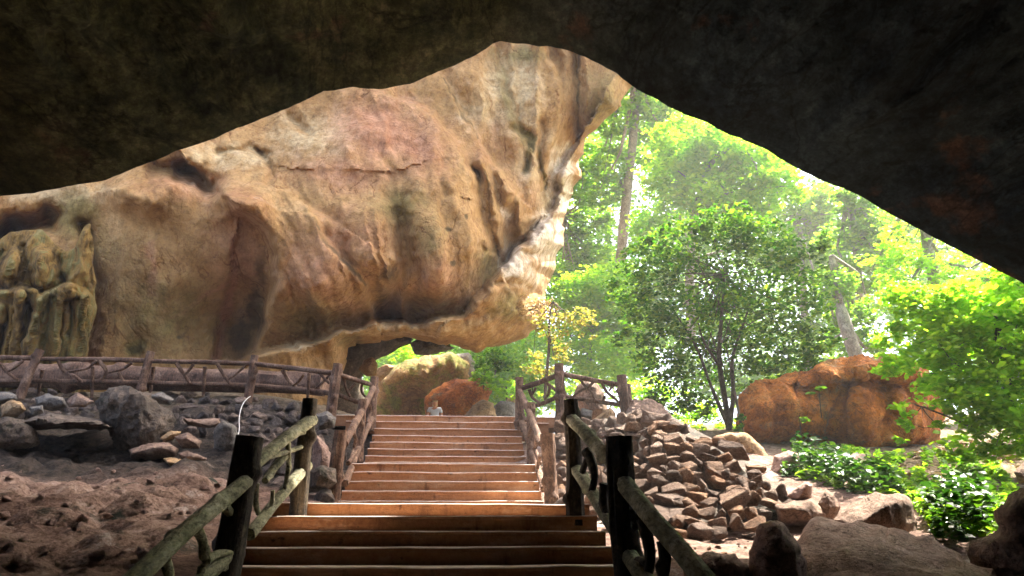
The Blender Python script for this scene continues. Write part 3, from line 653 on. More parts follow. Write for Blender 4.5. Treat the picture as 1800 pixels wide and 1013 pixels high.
zs2 = [.39, .535, .69, .845, 1.0]
for i, z in enumerate(zs2):
    sd_ += 1; y = y2 - .3 + i * .29
    if i < 4: add_step('step', y, y + .30, z, .155, seed=sd_)
    else: add_step('landing', y, 13.60, z, .155, seed=sd_)
zs3 = [1.13, 1.268, 1.42, 1.575, 1.735, 1.91, 2.085]; y3 = P(780, 802, 13.4)[1] - .28
for i, z in enumerate(zs3):
    sd_ += 1; y = y3 + i * .285
    if i < 6: add_step('step', y, y + .295, z, .165, seed=sd_)
    else: add_step('step', y, y + .30, z, .17, x0=SX - 2.05, x1=SX + 2.05, seed=sd_)
yt = y3 + 7 * .285
add_step('landing', yt, yt + 2.6, 2.25, .17, x0=P(583, 728, 15.2)[0], x1=P(986, 728, 15.2)[0], seed=77)

# ================================================================== RAILINGS (concrete shaped as logs)
def at(spec): return P(*spec)
_rs = [200]
def railing(name, label, posts, rails, twigs, mats, group='rustic log railings', cat='railing'):
    """posts: (px, py_top, D, r, base_z or None, dx lean px, height); rails: ([(px,py,D)..], r); twigs the same"""
    first = posts[0] if posts else None
    base = P(*first[0]); t = thing(name, label, cat, (base[0], base[1], base[2] - 1.05), group)
    for top, h, r, lean, mt in posts:
        _rs[0] += 1; p = P(*top); bt = p + np.array([lean, 0, -h])
        V, Fc = log([bt, (p + bt) / 2 + rng.normal(0, .015, 3), p], [r * 1.15, r, r * .97], _rs[0], 24, .035, .15, 5)
        part('post', V, Fc, M[mt], t, sharp=60)
    for pts, r, mt in rails:
        _rs[0] += 1; q = [P(*x) for x in pts]
        if len(q) == 2: q = [q[0], (q[0] * 2 + q[1]) / 3 + rng.normal(0, .015, 3), (q[0] + 2 * q[1]) / 3 + rng.normal(0, .015, 3), q[1]]
        V, Fc = log(q, np.linspace(1.08, .94, len(q)) * r, _rs[0], 20, .04, .14, 3); part('rail', V, Fc, M[mt], t, sharp=60)
    for pts, r, mt in twigs:
        _rs[0] += 1; q = [P(*x) for x in pts]
        V, Fc = log(q, np.linspace(1.15, .85, len(q)) * r, _rs[0], 9, .045, .16, 2); part('branch', V, Fc, M[mt], t, sharp=60)
    return t
lp, ld, lg = 'log_pale', 'log_dark', 'log'
railing('log_railing', 'thick pale log railing at the foot of the stairs, climbing beside the earthy slope',
    [((440, 768, 5.25), 1.25, .088, -.10, ld), ((545, 702, 6.95), 1.12, .070, -.02, ld)],
    [([(548, 738, 6.9), (500, 772, 6.1), (445, 818, 5.35)], .050, lp), ([(440, 840, 5.2), (345, 918, 4.35), (232, 1022, 3.62), (125, 1125, 3.2)], .050, lp),
     ([(540, 818, 6.9), (490, 876, 6.1), (438, 940, 5.35)], 0.046, lp), ([(410, 965, 5.1), (345, 1028, 4.5), (240, 1140, 3.7)], .052, lp)],
    [([(505, 770, 6.2), (508, 820, 6.25), (500, 862, 6.2)], .022, lp), ([(500, 803, 6.2), (480, 825, 6.0), (466, 846, 5.8)], .032, lp), ([(468, 800, 5.7), (488, 800, 6.0), (512, 792, 6.3), (530, 786, 6.6)], .022, lp),
     ([(480, 862, 5.8), (478, 890, 5.8)], .016, lp), ([(450, 850, 5.35), (447, 880, 5.35), (454, 902, 5.5)], .022, lp),
     ([(345, 930, 4.5), (358, 950, 4.6), (360, 985, 4.6), (352, 1012, 4.55)], .030, lp), ([(362, 985, 4.6), (385, 972, 4.8), (412, 975, 5.0)], .026, lp), ([(395, 890, 4.9), (405, 905, 5.05), (425, 912, 5.15)], .026, lp),
     ([(290, 985, 4.0), (300, 1010, 4.05), (296, 1050, 4.05)], .028, lp)], None)
railing('log_railing', 'blue grey lit handrail on blackened log posts beside the stacked stone wall',
    [((1088, 768, 5.15), 1.28, .092, .06, ld), ((1003, 703, 6.9), 1.12, .070, .02, ld)],
    [([(1006, 738, 6.85), (1036, 770, 6.0), (1078, 815, 5.25)], .056, lp), ([(1092, 842, 5.1), (1150, 915, 4.3), (1240, 1022, 3.6), (1300, 1095, 3.3)], .052, lp),
     ([(1008, 818, 6.85), (1045, 872, 6.0), (1082, 935, 5.25)], .052, lp), ([(1098, 965, 5.05), (1120, 1000, 4.6), (1160, 1060, 4.0)], .052, lp)],
    [([(1030, 792, 6.2), (1042, 812, 6.1), (1048, 842, 6.05), (1040, 868, 6.0)], .034, ld), ([(1024, 830, 6.3), (1034, 800, 6.2)], .024, ld), ([(1062, 850, 5.6), (1058, 880, 5.6), (1066, 905, 5.5)], .034, ld),
     ([(1102, 900, 5.0), (1122, 908, 4.85), (1116, 930, 4.85)], .028, ld), ([(1130, 912, 4.55), (1140, 950, 4.5), (1146, 985, 4.45), (1138, 1010, 4.4)], .036, ld), ([(1165, 952, 4.2), (1172, 990, 4.15), (1160, 1030, 4.1)], .036, ld), ([(1138, 990, 4.45), (1120, 985, 4.6)], .026, ld)], None)
railing('log_railing', 'brown log railing along the upper stair flight, ending beside the boulder rubble',
    [((600, 758, 10.75), 1.22, .092, -.06, lg), ((638, 702, 13.2), 1.1, .075, 0, lg), ((659, 663, 15.2), 1.1, .085, -.02, lg)],
    [([(604, 782, 10.75), (630, 735, 12.6), (657, 682, 15.1)], .058, lg), ([(606, 850, 10.8), (632, 785, 13.0), (656, 730, 15.1)], .050, lg)],
    [([(620, 757, 11.8), (626, 772, 12.2), (621, 792, 12.2), (614, 815, 11.6)], .030, lg), ([(633, 735, 12.8), (640, 752, 13.2), (636, 775, 13.2)], .030, lg), ([(646, 705, 14.0), (652, 720, 14.4), (646, 742, 14.2)], .03, lg), ([(652, 695, 14.7), (648, 712, 14.4)], .022, lg), ([(612, 815, 11.2), (622, 800, 12.0), (628, 790, 12.4)], .03, lg)], None)
railing('log_railing', 'knotty brown log railing along the upper stair flight, beside the dry stone wall',
    [((962, 763, 10.75), 1.25, .098, .05, lg), ((933, 708, 13.2), 1.12, .078, .01, lg), ((913, 664, 15.2), 1.1, .085, 0, lg)],
    [([(914, 688, 15.1), (930, 725, 13.1), (952, 780, 10.9)], .055, lg), ([(916, 738, 15.1), (935, 790, 13.0), (956, 860, 10.9)], .055, lg)],
    [([(921, 705, 14.6), (918, 722, 14.5), (924, 740, 14.2)], .028, lg), ([(936, 745, 12.8), (928, 768, 13.0), (938, 790, 12.8)], .032, lg), ([(945, 768, 11.6), (940, 790, 12.0), (950, 815, 11.4)], .032, lg), ([(927, 735, 13.4), (932, 760, 13.1)], .024, lg), ([(950, 800, 11.3), (944, 825, 11.6), (950, 850, 11.2)], .028, lg)], None)
railing('log_fence', 'long brown log fence in front of the fallen log beam, along the raised walkway',
    [((594, 640, 14.8), 1.12, .092, -.07, lg), ((448, 625, 16.0), 1.08, .080, -.06, lg), ((265, 618, 16.0), 1.06, .085, -.12, lg), ((71, 615, 16.0), 1.06, .085, -.22, lg), ((-130, 612, 16.0), 1.06, .085, -.1, lg)],
    [([(585, 656, 14.9), (520, 648, 15.5), (450, 640, 15.95)], .05, lg), ([(448, 640, 15.95), (360, 637, 15.95), (265, 635, 15.95)], .05, lg), ([(265, 634, 15.95), (170, 632, 15.95), (70, 631, 15.95)], .05, lg), ([(70, 630, 15.95), (-130, 626, 15.95)], .05, lg),
     ([(588, 692, 14.9), (520, 684, 15.5), (448, 678, 15.95)], .05, lg), ([(446, 678, 15.95), (360, 676, 15.95), (258, 673, 15.95)], .05, lg), ([(258, 673, 15.95), (160, 671, 15.95), (65, 670, 15.95)], .05, lg), ([(65, 670, 15.95), (-130, 666, 15.95)], .05, lg),
     ([(596, 659, 14.75), (625, 668, 14.9), (654, 677, 15.1)], .045, lg), ([(594, 694, 14.75), (612, 701, 14.85), (632, 708, 14.95)], .04, lg)],
    [([(497, 650, 15.6), (506, 668, 15.6), (522, 682, 15.5)], .036, lg), ([(534, 658, 15.3), (524, 672, 15.4), (514, 678, 15.5)], .030, lg), ([(543, 656, 15.2), (541, 700, 15.2)], .036, lg), ([(562, 656, 15.1), (572, 668, 15.0), (580, 675, 14.95)], .032, lg), ([(582, 658, 14.95), (566, 674, 15.1), (552, 686, 15.2)], .03, lg),
     ([(310, 638, 15.9), (322, 655, 15.9), (334, 674, 15.9)], .034, lg), ([(340, 640, 15.9), (330, 655, 15.9), (322, 660, 15.9)], .028, lg), ([(360, 645, 15.9), (357, 696, 15.9)], .036, lg), ([(382, 640, 15.9), (392, 658, 15.9), (404, 675, 15.9)], .034, lg), ([(432, 642, 15.9), (415, 658, 15.9), (400, 668, 15.9)], .024, lg),
     ([(102, 634, 15.9), (110, 652, 15.9), (130, 660, 15.9), (145, 672, 15.9)], .034, lg), ([(170, 634, 15.9), (155, 648, 15.9), (112, 655, 15.9)], .03, lg), ([(174, 634, 15.9), (188, 652, 15.9), (178, 668, 15.9), (168, 672, 15.9)], .034, lg), ([(232, 638, 15.9), (215, 650, 15.9), (190, 655, 15.9)], .03, lg), ([(208, 655, 15.9), (218, 672, 15.9)], .028, lg), ([(163, 645, 15.9), (162, 700, 15.9)], .036, lg),
     ([(0, 638, 15.9), (10, 652, 15.9), (30, 668, 15.9)], .034, lg), ([(40, 634, 15.9), (22, 650, 15.9), (8, 655, 15.9)], .03, lg), ([(75, 650, 16.1), (66, 696, 16.1)], .036, lg), ([(270, 645, 16.1), (264, 692, 16.1)], .036, lg),
     ([(604, 663, 14.8), (608, 682, 14.85), (616, 698, 14.85)], .028, lg), ([(624, 674, 14.9), (614, 686, 14.85)], .024, lg), ([(636, 676, 15.0), (634, 690, 15.0), (643, 698, 15.0)], .028, lg)], None, 'fence')
railing('log_fence', 'short brown log fence across the landing corner, in front of the grooved boulder',
    [((983, 640, 14.75), 1.12, .095, .0, lg), ((1092, 660, 14.6), 1.12, .092, .07, lg), ((1104, 675, 14.9), .95, .05, .03, lg)],
    [([(918, 682, 15.1), (950, 672, 14.9), (982, 659, 14.8)], .05, lg), ([(940, 714, 15.0), (962, 706, 14.9), (982, 697, 14.8)], .042, lg), ([(988, 658, 14.7), (1035, 667, 14.65), (1088, 676, 14.6)], .05, lg), ([(990, 697, 14.7), (1040, 704, 14.65), (1090, 712, 14.6)], .042, lg)],
    [([(958, 672, 14.9), (972, 682, 14.85), (984, 694, 14.8)], .03, lg), ([(930, 685, 15.0), (935, 700, 15.0), (948, 708, 14.95)], .03, lg), ([(966, 676, 14.9), (966, 692, 14.9), (956, 703, 14.9)], .026, lg), ([(942, 682, 15.0), (936, 694, 15.0)], .022, lg),
     ([(1018, 664, 14.65), (1026, 678, 14.65), (1038, 686, 14.65), (1046, 702, 14.6)], .028, lg), ([(1044, 670, 14.65), (1036, 680, 14.65), (1018, 688, 14.65), (1006, 698, 14.65)], .026, lg), ([(1058, 672, 14.6), (1066, 690, 14.6), (1080, 700, 14.6), (1088, 708, 14.6)], .030, lg), ([(1078, 678, 14.6), (1070, 688, 14.6)], .022, lg), ([(1064, 696, 14.6), (1058, 706, 14.6)], .024, lg)], None, 'fence')
# fallen-log beam behind the fence
V, Fc = log([P(-260, 656, 17.2), P(0, 660, 17.2), P(200, 664, 17.2), P(400, 669, 17.1), P(572, 676, 16.4)], [.29, .28, .27, .26, .24], 400, 22, .09, .12, 7)
beam = solo('log_beam', V, Fc, M['log'], 'long thick brown log beam lying behind the walkway fence', 'log', sharp=60)

# cable
V, Fc = log([P(440, 697, 14.6), P(431, 703, 14.3), P(424, 716, 14.0), P(420, 735, 13.4), P(421, 755, 12.8), P(416, 775, 12.2), P(417, 795, 11.7), P(412, 815, 11.2), P(411, 836, 10.8)], .008, 5, 6, .1, .02)
solo('cable', V, Fc, M['white'], 'thin white cable hanging down the rubble from the walkway fence', 'cable')

# ================================================================== ROCKS
BR, DK, GR, OR, MO, TN, PK = (M[k] for k in ('brown_rock', 'dark_rock', 'grey_rock', 'orange_rock', 'mossy_rock', 'tan_rock', 'pink_rock'))
rock('boulder', [(168, 705), (190, 688), (225, 682), (262, 688), (282, 715), (303, 735), (302, 760), (275, 790), (245, 808), (222, 800), (205, 782), (195, 755), (180, 728)], 13.2, .75, DK, 'big dark rough boulder under the walkway fence, overhanging a black hollow', 'boulder', seed=1, facets=12, rough=.11)
rock('boulder', [(-40, 745), (10, 733), (40, 740), (62, 760), (66, 782), (30, 792), (-40, 800)], 12.2, .5, DK, 'mossy dark boulder at the edge of the earthy slope, below a pale grey stone', 'boulder', seed=2, rough=.09)
rock('rock', [(60, 700), (85, 692), (112, 700), (118, 716), (92, 722), (66, 716)], 14.9, .3, GR, 'low grey brown rock below the leaning fence post', seed=3)
rock('rock', [(-20, 692), (10, 688), (30, 694), (30, 706), (5, 712), (-20, 708)], 14.9, .3, GR, 'flat grey rock at the outer end of the rubble, just below the fence rail', seed=4)
rock('rock', [(2, 712), (20, 702), (38, 708), (45, 720), (30, 733), (3, 732)], 14.0, .25, TN, 'pale tan pentagonal rock above the mossy boulder', seed=5)
rock('rock', [(116, 706), (135, 690), (152, 700), (166, 706), (150, 716), (122, 716)], 14.6, .3, BR, 'wedge shaped brown rock next to the big overhanging boulder', seed=6)
rock('rock', [(52, 716), (75, 712), (78, 726), (56, 732)], 13.9, .2, GR, 'small squarish greenish rock beside the pale tan one', seed=7)
rock('rock', [(60, 740), (85, 725), (112, 730), (110, 745), (70, 748)], 13.6, .3, DK, 'dark flat rock half in shadow above the hollow', seed=8)
rock('rock', [(262, 695), (285, 690), (306, 702), (300, 712), (268, 708)], 14.6, .3, GR, 'smooth grey rock behind the big boulder shoulder', seed=9)
rock('rock', [(228, 792), (250, 782), (295, 778), (314, 790), (308, 805), (262, 808), (230, 805)], 12.2, .4, BR, 'long flat brown rock at the foot of the big boulder', seed=10)
rock('rock', [(281, 770), (300, 757), (318, 760), (306, 772), (290, 778)], 12.5, .2, TN, 'pale cream stone wedged on the flat brown rock', seed=11)
rock('rock', [(305, 768), (330, 760), (354, 776), (350, 788), (320, 788)], 12.4, .3, BR, 'brown blocky rock next to the pale cream stone', seed=12)
rock('rock', [(286, 806), (300, 804), (340, 815), (338, 823), (300, 822)], 11.4, .2, TN, 'thin tan slab lying on soil below the brown blocks', seed=13)
rock('rock', [(313, 798), (330, 793), (365, 805), (362, 812), (325, 812)], 11.7, .2, BR, 'thin brown slab stacked over the tan slab', seed=14)
rock('rock', [(340, 812), (362, 810), (378, 824), (372, 832), (345, 826)], 11.3, .2, DK, 'small dark slab at the end of the slab pile', seed=15)
rock('rock', [(376, 760), (392, 740), (412, 748), (420, 775), (416, 820), (396, 832), (376, 820)], 12.2, .35, GR, 'upright grey green slab leaning beside the white cable', 'slab', seed=16)
rock('rock', [(322, 735), (345, 738), (385, 735), (388, 745), (372, 752), (330, 748)], 13.2, .3, BR, 'flat reddish rock shelf above the grey upright slab', seed=17)
rock('rock', [(552, 775), (556, 765), (575, 785), (588, 812), (580, 830), (548, 828)], 11.2, .3, PK, 'triangular pinkish tan slab between the log posts', 'slab', seed=18)
rock('rock', [(545, 828), (565, 818), (590, 825), (592, 850), (570, 862), (545, 858)], 10.4, .35, DK, 'dark mossy rock below the triangular slab', seed=19)
rock('rock', [(555, 730), (575, 722), (590, 735), (588, 752), (560, 756)], 13.4, .3, GR, 'rounded grey rock behind the tall dark post', seed=20)
rock('rock', [(240, 972), (255, 963), (268, 972), (266, 988), (245, 990)], 5.6, .06, PK, 'small pinkish stone on the slope under the handrail', 'stone', seed=21)
rock('rock', [(225, 996), (235, 991), (245, 994), (242, 1004), (228, 1004)], 5.3, .04, PK, 'tiny pale pebble on the slope below the pinkish stone', 'stone', seed=22)
# right foreground
rock('boulder', [(1378, 1000), (1400, 960), (1420, 935), (1437, 908), (1500, 918), (1560, 935), (1620, 948), (1662, 966), (1700, 992), (1755, 1010), (1800, 1070), (1378, 1070)], 6.5, .45, PK, 'broad sloping pinkish slab boulder, largest rock beside the stacked wall', 'boulder', seed=31, facets=16, rough=.06, lean=-5.0)
rock('boulder', [(1318, 965), (1332, 930), (1355, 915), (1375, 922), (1396, 945), (1416, 985), (1414, 1060), (1318, 1060)], 5.9, .32, PK, 'upright brown pointed boulder standing against the broad slab', 'boulder', seed=32, facets=8, rough=.07)
rock('boulder', [(1462, 912), (1500, 886), (1540, 870), (1585, 868), (1606, 888), (1614, 930), (1635, 955), (1560, 965), (1490, 945)], 8.4, .6, BR, 'dark faced humped boulder behind the broad slab', 'boulder', seed=33, facets=9, rough=.05, tilt=.5)
rock('boulder', [(1362, 888), (1395, 880), (1428, 877), (1457, 905), (1440, 918), (1400, 926), (1368, 922)], 9.0, .45, BR, 'wide dark brown block at the toe of the stacked wall', 'boulder', seed=34, facets=7)
rock('rock', [(1384, 872), (1402, 856), (1418, 847), (1428, 853), (1426, 878), (1396, 880)], 9.2, .2, PK, 'pale angular stone perched on the wide dark block', seed=35)
rock('rock', [(1438, 886), (1450, 864), (1466, 870), (1477, 890), (1470, 914), (1446, 912)], 9.0, .25, BR, 'knobbly brown rock between the block and the humped boulder', seed=36)
rock('rock', [(1352, 838), (1362, 802), (1385, 793), (1408, 798), (1404, 828), (1366, 846)], 12.2, .4, PK, 'pinkish rounded rock beside the glossy creeper', seed=37)
rock('rock', [(1472, 818), (1500, 797), (1518, 800), (1530, 818), (1522, 832), (1490, 832)], 12.8, .3, PK, 'smooth pinkish rock poking out of the creepers below the orange boulder', seed=38)
rock('boulder', [(1712, 968), (1738, 946), (1758, 930), (1752, 905), (1766, 882), (1790, 862), (1830, 840), (1920, 840), (1920, 1080), (1765, 1080), (1722, 1010)], 6.6, .7, BR, 'lumpy dark brown boulder on the outer side of the leafy hollow', 'boulder', seed=39, facets=12, rough=.10)
rock('rock', [(1782, 830), (1800, 812), (1850, 812), (1850, 850), (1790, 850)], 9.5, .4, BR, 'small brown rock above the lumpy dark brown boulder', seed=45)
rock('rock', [(1202, 1000), (1240, 972), (1290, 975), (1322, 1000), (1315, 1050), (1205, 1050)], 6.0, .3, PK, 'low pinkish rock in the dirt under the handrail', seed=40, rough=.08)
rock('rock', [(1612, 930), (1628, 922), (1640, 935), (1635, 950), (1615, 948)], 8.6, .15, TN, 'small tan stone tucked behind the humped boulder', 'stone', seed=46)
rock('boulder', [(1303, 750), (1310, 702), (1335, 681), (1380, 666), (1420, 660), (1470, 634), (1520, 627), (1600, 630), (1617, 640), (1630, 663), (1648, 690), (1655, 740), (1650, 792), (1600, 806), (1530, 806), (1480, 794), (1400, 780), (1330, 775)], 16.4, .95, OR, 'huge orange red boulder under the trees', 'boulder', seed=51, facets=18, rough=.06, flute=.14, res=2.6, feat=[([(1620, 662), (1580, 672), (1545, 655), (1500, 660), (1440, 668)], .8, 6, 'step', 30), ([(1472, 690), (1455, 740), (1442, 795)], -.22, 4, 'ridge', 0), ([(1396, 680), (1402, 740), (1390, 775)], -.2, 4, 'ridge', 0), ([(1350, 690), (1356, 740), (1344, 775)], -.25, 6, 'ridge', 0), ([(1548, 660), (1572, 685), (1582, 715)], .3, 9, 'ridge', 0), ([(1560, 700), (1545, 740)], -.25, 5, 'ridge', 0), ([(1340, 768), (1420, 758), (1500, 782), (1600, 770)], -.4, 7, 'step', 30), ([(1510, 690), (1515, 760)], .4, 16, 'ridge', 0)], tilt=1.0)
rock('rock', [(1258, 768), (1285, 760), (1312, 761), (1340, 785), (1358, 815), (1345, 824), (1305, 812)], 13.2, .25, TN, 'flat ochre slab leaning at the top of the stacked wall', 'slab', seed=52, facets=4, rough=.03)
rock('boulder', [(1100, 730), (1112, 704), (1150, 706), (1172, 724), (1190, 745), (1180, 765), (1100, 768)], 14.6, .7, BR, 'rounded brown mound of rock above the stacked wall', 'boulder', seed=53, rough=.08)
rock('boulder', [(1010, 715), (1013, 680), (1030, 667), (1048, 670), (1062, 690), (1068, 720), (1062, 738), (1014, 738)], 17.5, .6, M['log'], 'dark grooved boulder behind the short corner fence', 'boulder', seed=54)
rock('rock', [(1038, 742), (1072, 716), (1082, 726), (1080, 746), (1040, 748)], 14.3, .25, TN, 'wedge shaped tan block below the corner fence', seed=55, facets=4)
rock('rock', [(1015, 735), (1022, 718), (1042, 722), (1040, 738)], 14.6, .25, GR, 'rounded grey rock behind the tan wedge', seed=56)
# beyond the stairs
rock('boulder', [(670, 668), (690, 648), (740, 632), (790, 626), (822, 640), (814, 668), (772, 678), (757, 700), (760, 745), (700, 750), (672, 740), (664, 700)], 31.5, 1.8, MO, 'big mossy yellow green boulder beyond the stair head', 'boulder', seed=61, facets=10, rough=.07, flute=.16)
rock('boulder', [(748, 705), (770, 680), (800, 668), (860, 668), (864, 690), (850, 712), (822, 745), (755, 745)], 29.5, .9, OR, 'orange brown boulder beside the person in white', 'boulder', seed=62, facets=9, rough=.07)
rock('boulder', [(815, 735), (835, 708), (850, 702), (868, 710), (876, 745), (815, 745)], 25.5, .5, TN, 'pale ochre rock at the top edge of the stairs', 'boulder', seed=63, facets=5)
rock('boulder', [(795, 640), (802, 622), (825, 620), (836, 640), (832, 662), (805, 665)], 34.0, .8, GR, 'bluish grey rock behind the mossy boulder', 'boulder', seed=64)
rock('rock', [(868, 715), (880, 705), (905, 708), (906, 745), (868, 745)], 26.0, .4, GR, 'pale grey rock at the foot of the leafy slope beyond the stairs', seed=65)
rock('rock', [(888, 700), (900, 692), (915, 700), (912, 712), (892, 712)], 28.0, .3, TN, 'pale buff rock amid bushes beyond the stairs', seed=66)
rock('rock', [(630, 650), (640, 632), (655, 628), (664, 640), (662, 660), (645, 662)], 25.5, .5, TN, 'pale triangular rock inside the low cave passage', seed=67)
rock('rock', [(652, 668), (664, 648), (680, 640), (692, 645), (676, 665), (660, 675)], 29.0, .4, TN, 'pale slanting rock leaning against the mossy boulder', seed=68)
rock('boulder', [(420, 690), (430, 622), (520, 596), (600, 570), (690, 578), (732, 598), (700, 606), (672, 620), (645, 640), (632, 665), (640, 700), (648, 760), (420, 760)], 27.5, 1.6, M['dark_rock'], 'dark greenish rock mass under the overhanging wall', 'boulder', seed=69, rough=.04)
rock('boulder', [(722, 604), (740, 594), (775, 598), (800, 612), (780, 618), (752, 624), (730, 622)], 27.5, .8, DK, 'dark rock hanging between the wall and the mossy boulder', 'boulder', seed=70)
# flowstone at the left end
t = thing('flowstone_column', 'yellow fluted flowstone column at the far end of the cave wall', 'flowstone', P(80, 700, 18.6))
fr = np.random.default_rng(31); ft = [([(-140, 522), (40, 506), (78, 516), (120, 500), (172, 526)], .55, 5, 'step', 26), ([(100, 455), (112, 500)], -.5, 7, 'ridge', 0), ([(60, 420), (20, 470)], .15, 9, 'ridge', 0), ([(70, 440), (80, 500)], .18, 7, 'ridge', 0), ([(143, 410), (140, 470), (122, 510)], .35, 9, 'ridge', 0), ([(160, 430), (160, 500)], -.2, 6, 'ridge', 0), ([(10, 440), (-20, 500)], -.4, 6, 'ridge', 0), ([(45, 430), (48, 490)], -.3, 4, 'ridge', 0)]
for i in range(30):
    x0 = -120 + i * 9.8 + fr.uniform(-3, 3); y0 = fr.uniform(508, 560); ft.append(([(x0 + 14, y0), (x0 + 3 + fr.uniform(-3, 3), 620), (x0 - 16, 735)], fr.uniform(.10, .34) * (1 if i % 4 else -1.1), fr.uniform(3, 6.5), 'ridge', 0))
for i in range(14):
    x0 = -110 + i * 15 + fr.uniform(-4, 4); ft.append(([(x0 + 10, fr.uniform(430, 470)), (x0, fr.uniform(490, 510))], fr.uniform(-.25, .25), fr.uniform(4, 7), 'ridge', 0))
V, Fa = rock_from_outline([(-140, 452), (-40, 428), (0, 420), (40, 403), (75, 408), (95, 436), (112, 452), (130, 440), (143, 402), (158, 394), (165, 430), (170, 500), (166, 545), (152, 640), (144, 735), (-140, 735)], 19.2, .75, seed=93, facets=6, rough=.035, res=2.2, feat=ft)
part('draped_curtain', V, Fa, M['flow'], t, sharp=70)

# ---- dry stone wall
t = thing('dry_stone_wall', 'dry stacked brown stone wall beside the upper stairs', 'stone wall', P(1180, 945, 8.6))
WPOLY = np.array([(978, 748), (1010, 742), (1050, 738), (1085, 735), (1110, 724), (1140, 730), (1175, 728), (1215, 752), (1250, 770), (1290, 795), (1330, 825), (1375, 860), (1392, 890), (1370, 915), (1310, 935), (1240, 945), (1180, 945), (1130, 935), (1080, 925), (1010, 890), (975, 880)], float)
def wallD(x, y): 
    return 8.3 + (940 - y) / 205 * 2.9 + np.clip((1150 - x) / 140, 0, 1) * np.clip((950 - y) / 150, 0, 1) * 2.6 - np.clip((x - 1300) / 90, 0, 1) * .0
core = resample(WPOLY, 10); cq = grid(975, 1395, 720, 950, 10); cq = cq[inside(core, cq)]; cq = cq[dist_poly(core, cq) > 4]
vc, fc = cdt(core, cq); de = np.clip(dist_poly(core, vc) / 14, 0, 1)
Vc = P(vc[:, 0], vc[:, 1], wallD(vc[:, 0], vc[:, 1]) + .34 + (1 - de) * .5); a0 = fc[5]
if np.cross(Vc[a0[1]] - Vc[a0[0]], Vc[a0[2]] - Vc[a0[0]]) @ Vc[a0[0]] > 0: fc = [x[::-1] for x in fc]
Vk = P(vc[:, 0], vc[:, 1], wallD(vc[:, 0], vc[:, 1]) + 2.2); nn_ = len(vc); nb = len(core)
fk = fc + [[i + nn_ for i in x[::-1]] for x in fc] + [[i, (i + 1) % nb, (i + 1) % nb + nn_, i + nn_] for i in range(nb)]
Vc = Vc + (fbm(Vc * 3, 3, 5) * .08)[:, None] * np.array([.3, -1, .3])
part('rubble_core', np.vstack([Vc, Vk]), fk, M['dark_rock'], t, sharp=50)
SM = [stone_mesh(300 + i, M['stack']) for i in range(14)]
def put_stone(me, name, loc, scale, rot, parent=None):
    o = bpy.data.objects.new(name, me); C.objects.link(o)
    o.rotation_euler = rot; o.scale = scale
    if parent: o.parent = parent; o.location = Vector(loc) - parent.location
    else: o.location = loc
    return o
rs = np.random.default_rng(17); placed = []
y = 948.0; row = 0
while y > 722:
    sc = 1.0 - (948 - y) / 226 * .36            # farther courses look smaller
    hh = 23 * sc; x = 970 + rs.uniform(0, 20)
    while x < 1400:
        wpx = rs.uniform(22, 54) * sc * rs.uniform(.8, 1.1); h2 = hh * rs.uniform(.85, 1.35)
        cx, cy = x + wpx / 2, y - hh / 2 + rs.uniform(-4, 4) + math.sin(x * .05 + row) * 3
        if inside(WPOLY, np.array([[cx, cy]]))[0]: placed.append((cx, cy, wpx, h2))
        x += wpx * .9
    y -= hh * .78; row += 1
placed.sort(key=lambda s: -s[2] * s[3])
nst = 0; SB = MB()
for cx, cy, wpx, h2 in placed:
    D = float(wallD(cx, cy)); m = D / F; big = rs.random() < .15
    sc = np.array([wpx * m * 1.2, wpx * m * rs.uniform(.8, 1.15), h2 * m * 1.25]) * (1.45 if big else rs.uniform(.85, 1.1))
    rot = (rs.normal(0, .16), rs.normal(0, .22), rs.normal(0, .5) + (math.pi if rs.random() < .5 else 0))
    loc = P(cx, cy, D + sc[1] * .12); me = SM[rs.integers(len(SM))]
    if nst < 99: put_stone(me, 'stone', loc, sc, rot, t); nst += 1
    else:
        from mathutils import Euler
        Mx = np.array(Euler(rot).to_matrix()); co = np.empty(len(me.vertices) * 3, np.float32); me.vertices.foreach_get('co', co)
        SB.add((co.reshape(-1, 3) * sc) @ Mx.T + loc, [list(p.vertices) for p in me.polygons])
print('stones', len(placed))
if SB.n: part('small_stones', *SB.out(), M['stack'], t, kind='stuff', sharp=40)

# ---- rubble below the walkway fence and loose stones
RM = [stone_mesh(340 + i, M['rubble'], .07) for i in range(8)]
def scatter(n, poly, Dfun, s0, s1, label, group, mats, seed, sep=.8, cat='stone', name='rubble_stone'):
    rs = np.random.default_rng(seed); poly = np.array(poly, float); lo, hi = poly.min(0), poly.max(0); got = []
    for _ in range(n * 60):
        if len(got) >= n: break
        q = rs.uniform(lo, hi)
        if not inside(poly, q[None])[0]: continue
        s = s0 + (s1 - s0) * rs.random() ** 1.6; D = ghit(q[0], q[1], Dfun(*q)) - s * .42; rpx = s / D * F * .5
        if any(math.hypot(q[0] - g[0], q[1] - g[1]) < (rpx + g[2]) * sep for g in got): continue
        got.append((q[0], q[1], rpx))
        o = put_stone(mats[rs.integers(len(mats))], name, P(q[0], q[1], D), (s * rs.uniform(.9, 1.4), s, s * rs.uniform(.6, .95)), (rs.normal(0, .4), rs.normal(0, .4), rs.uniform(0, 6.3)))
        props(o, label, cat, group)
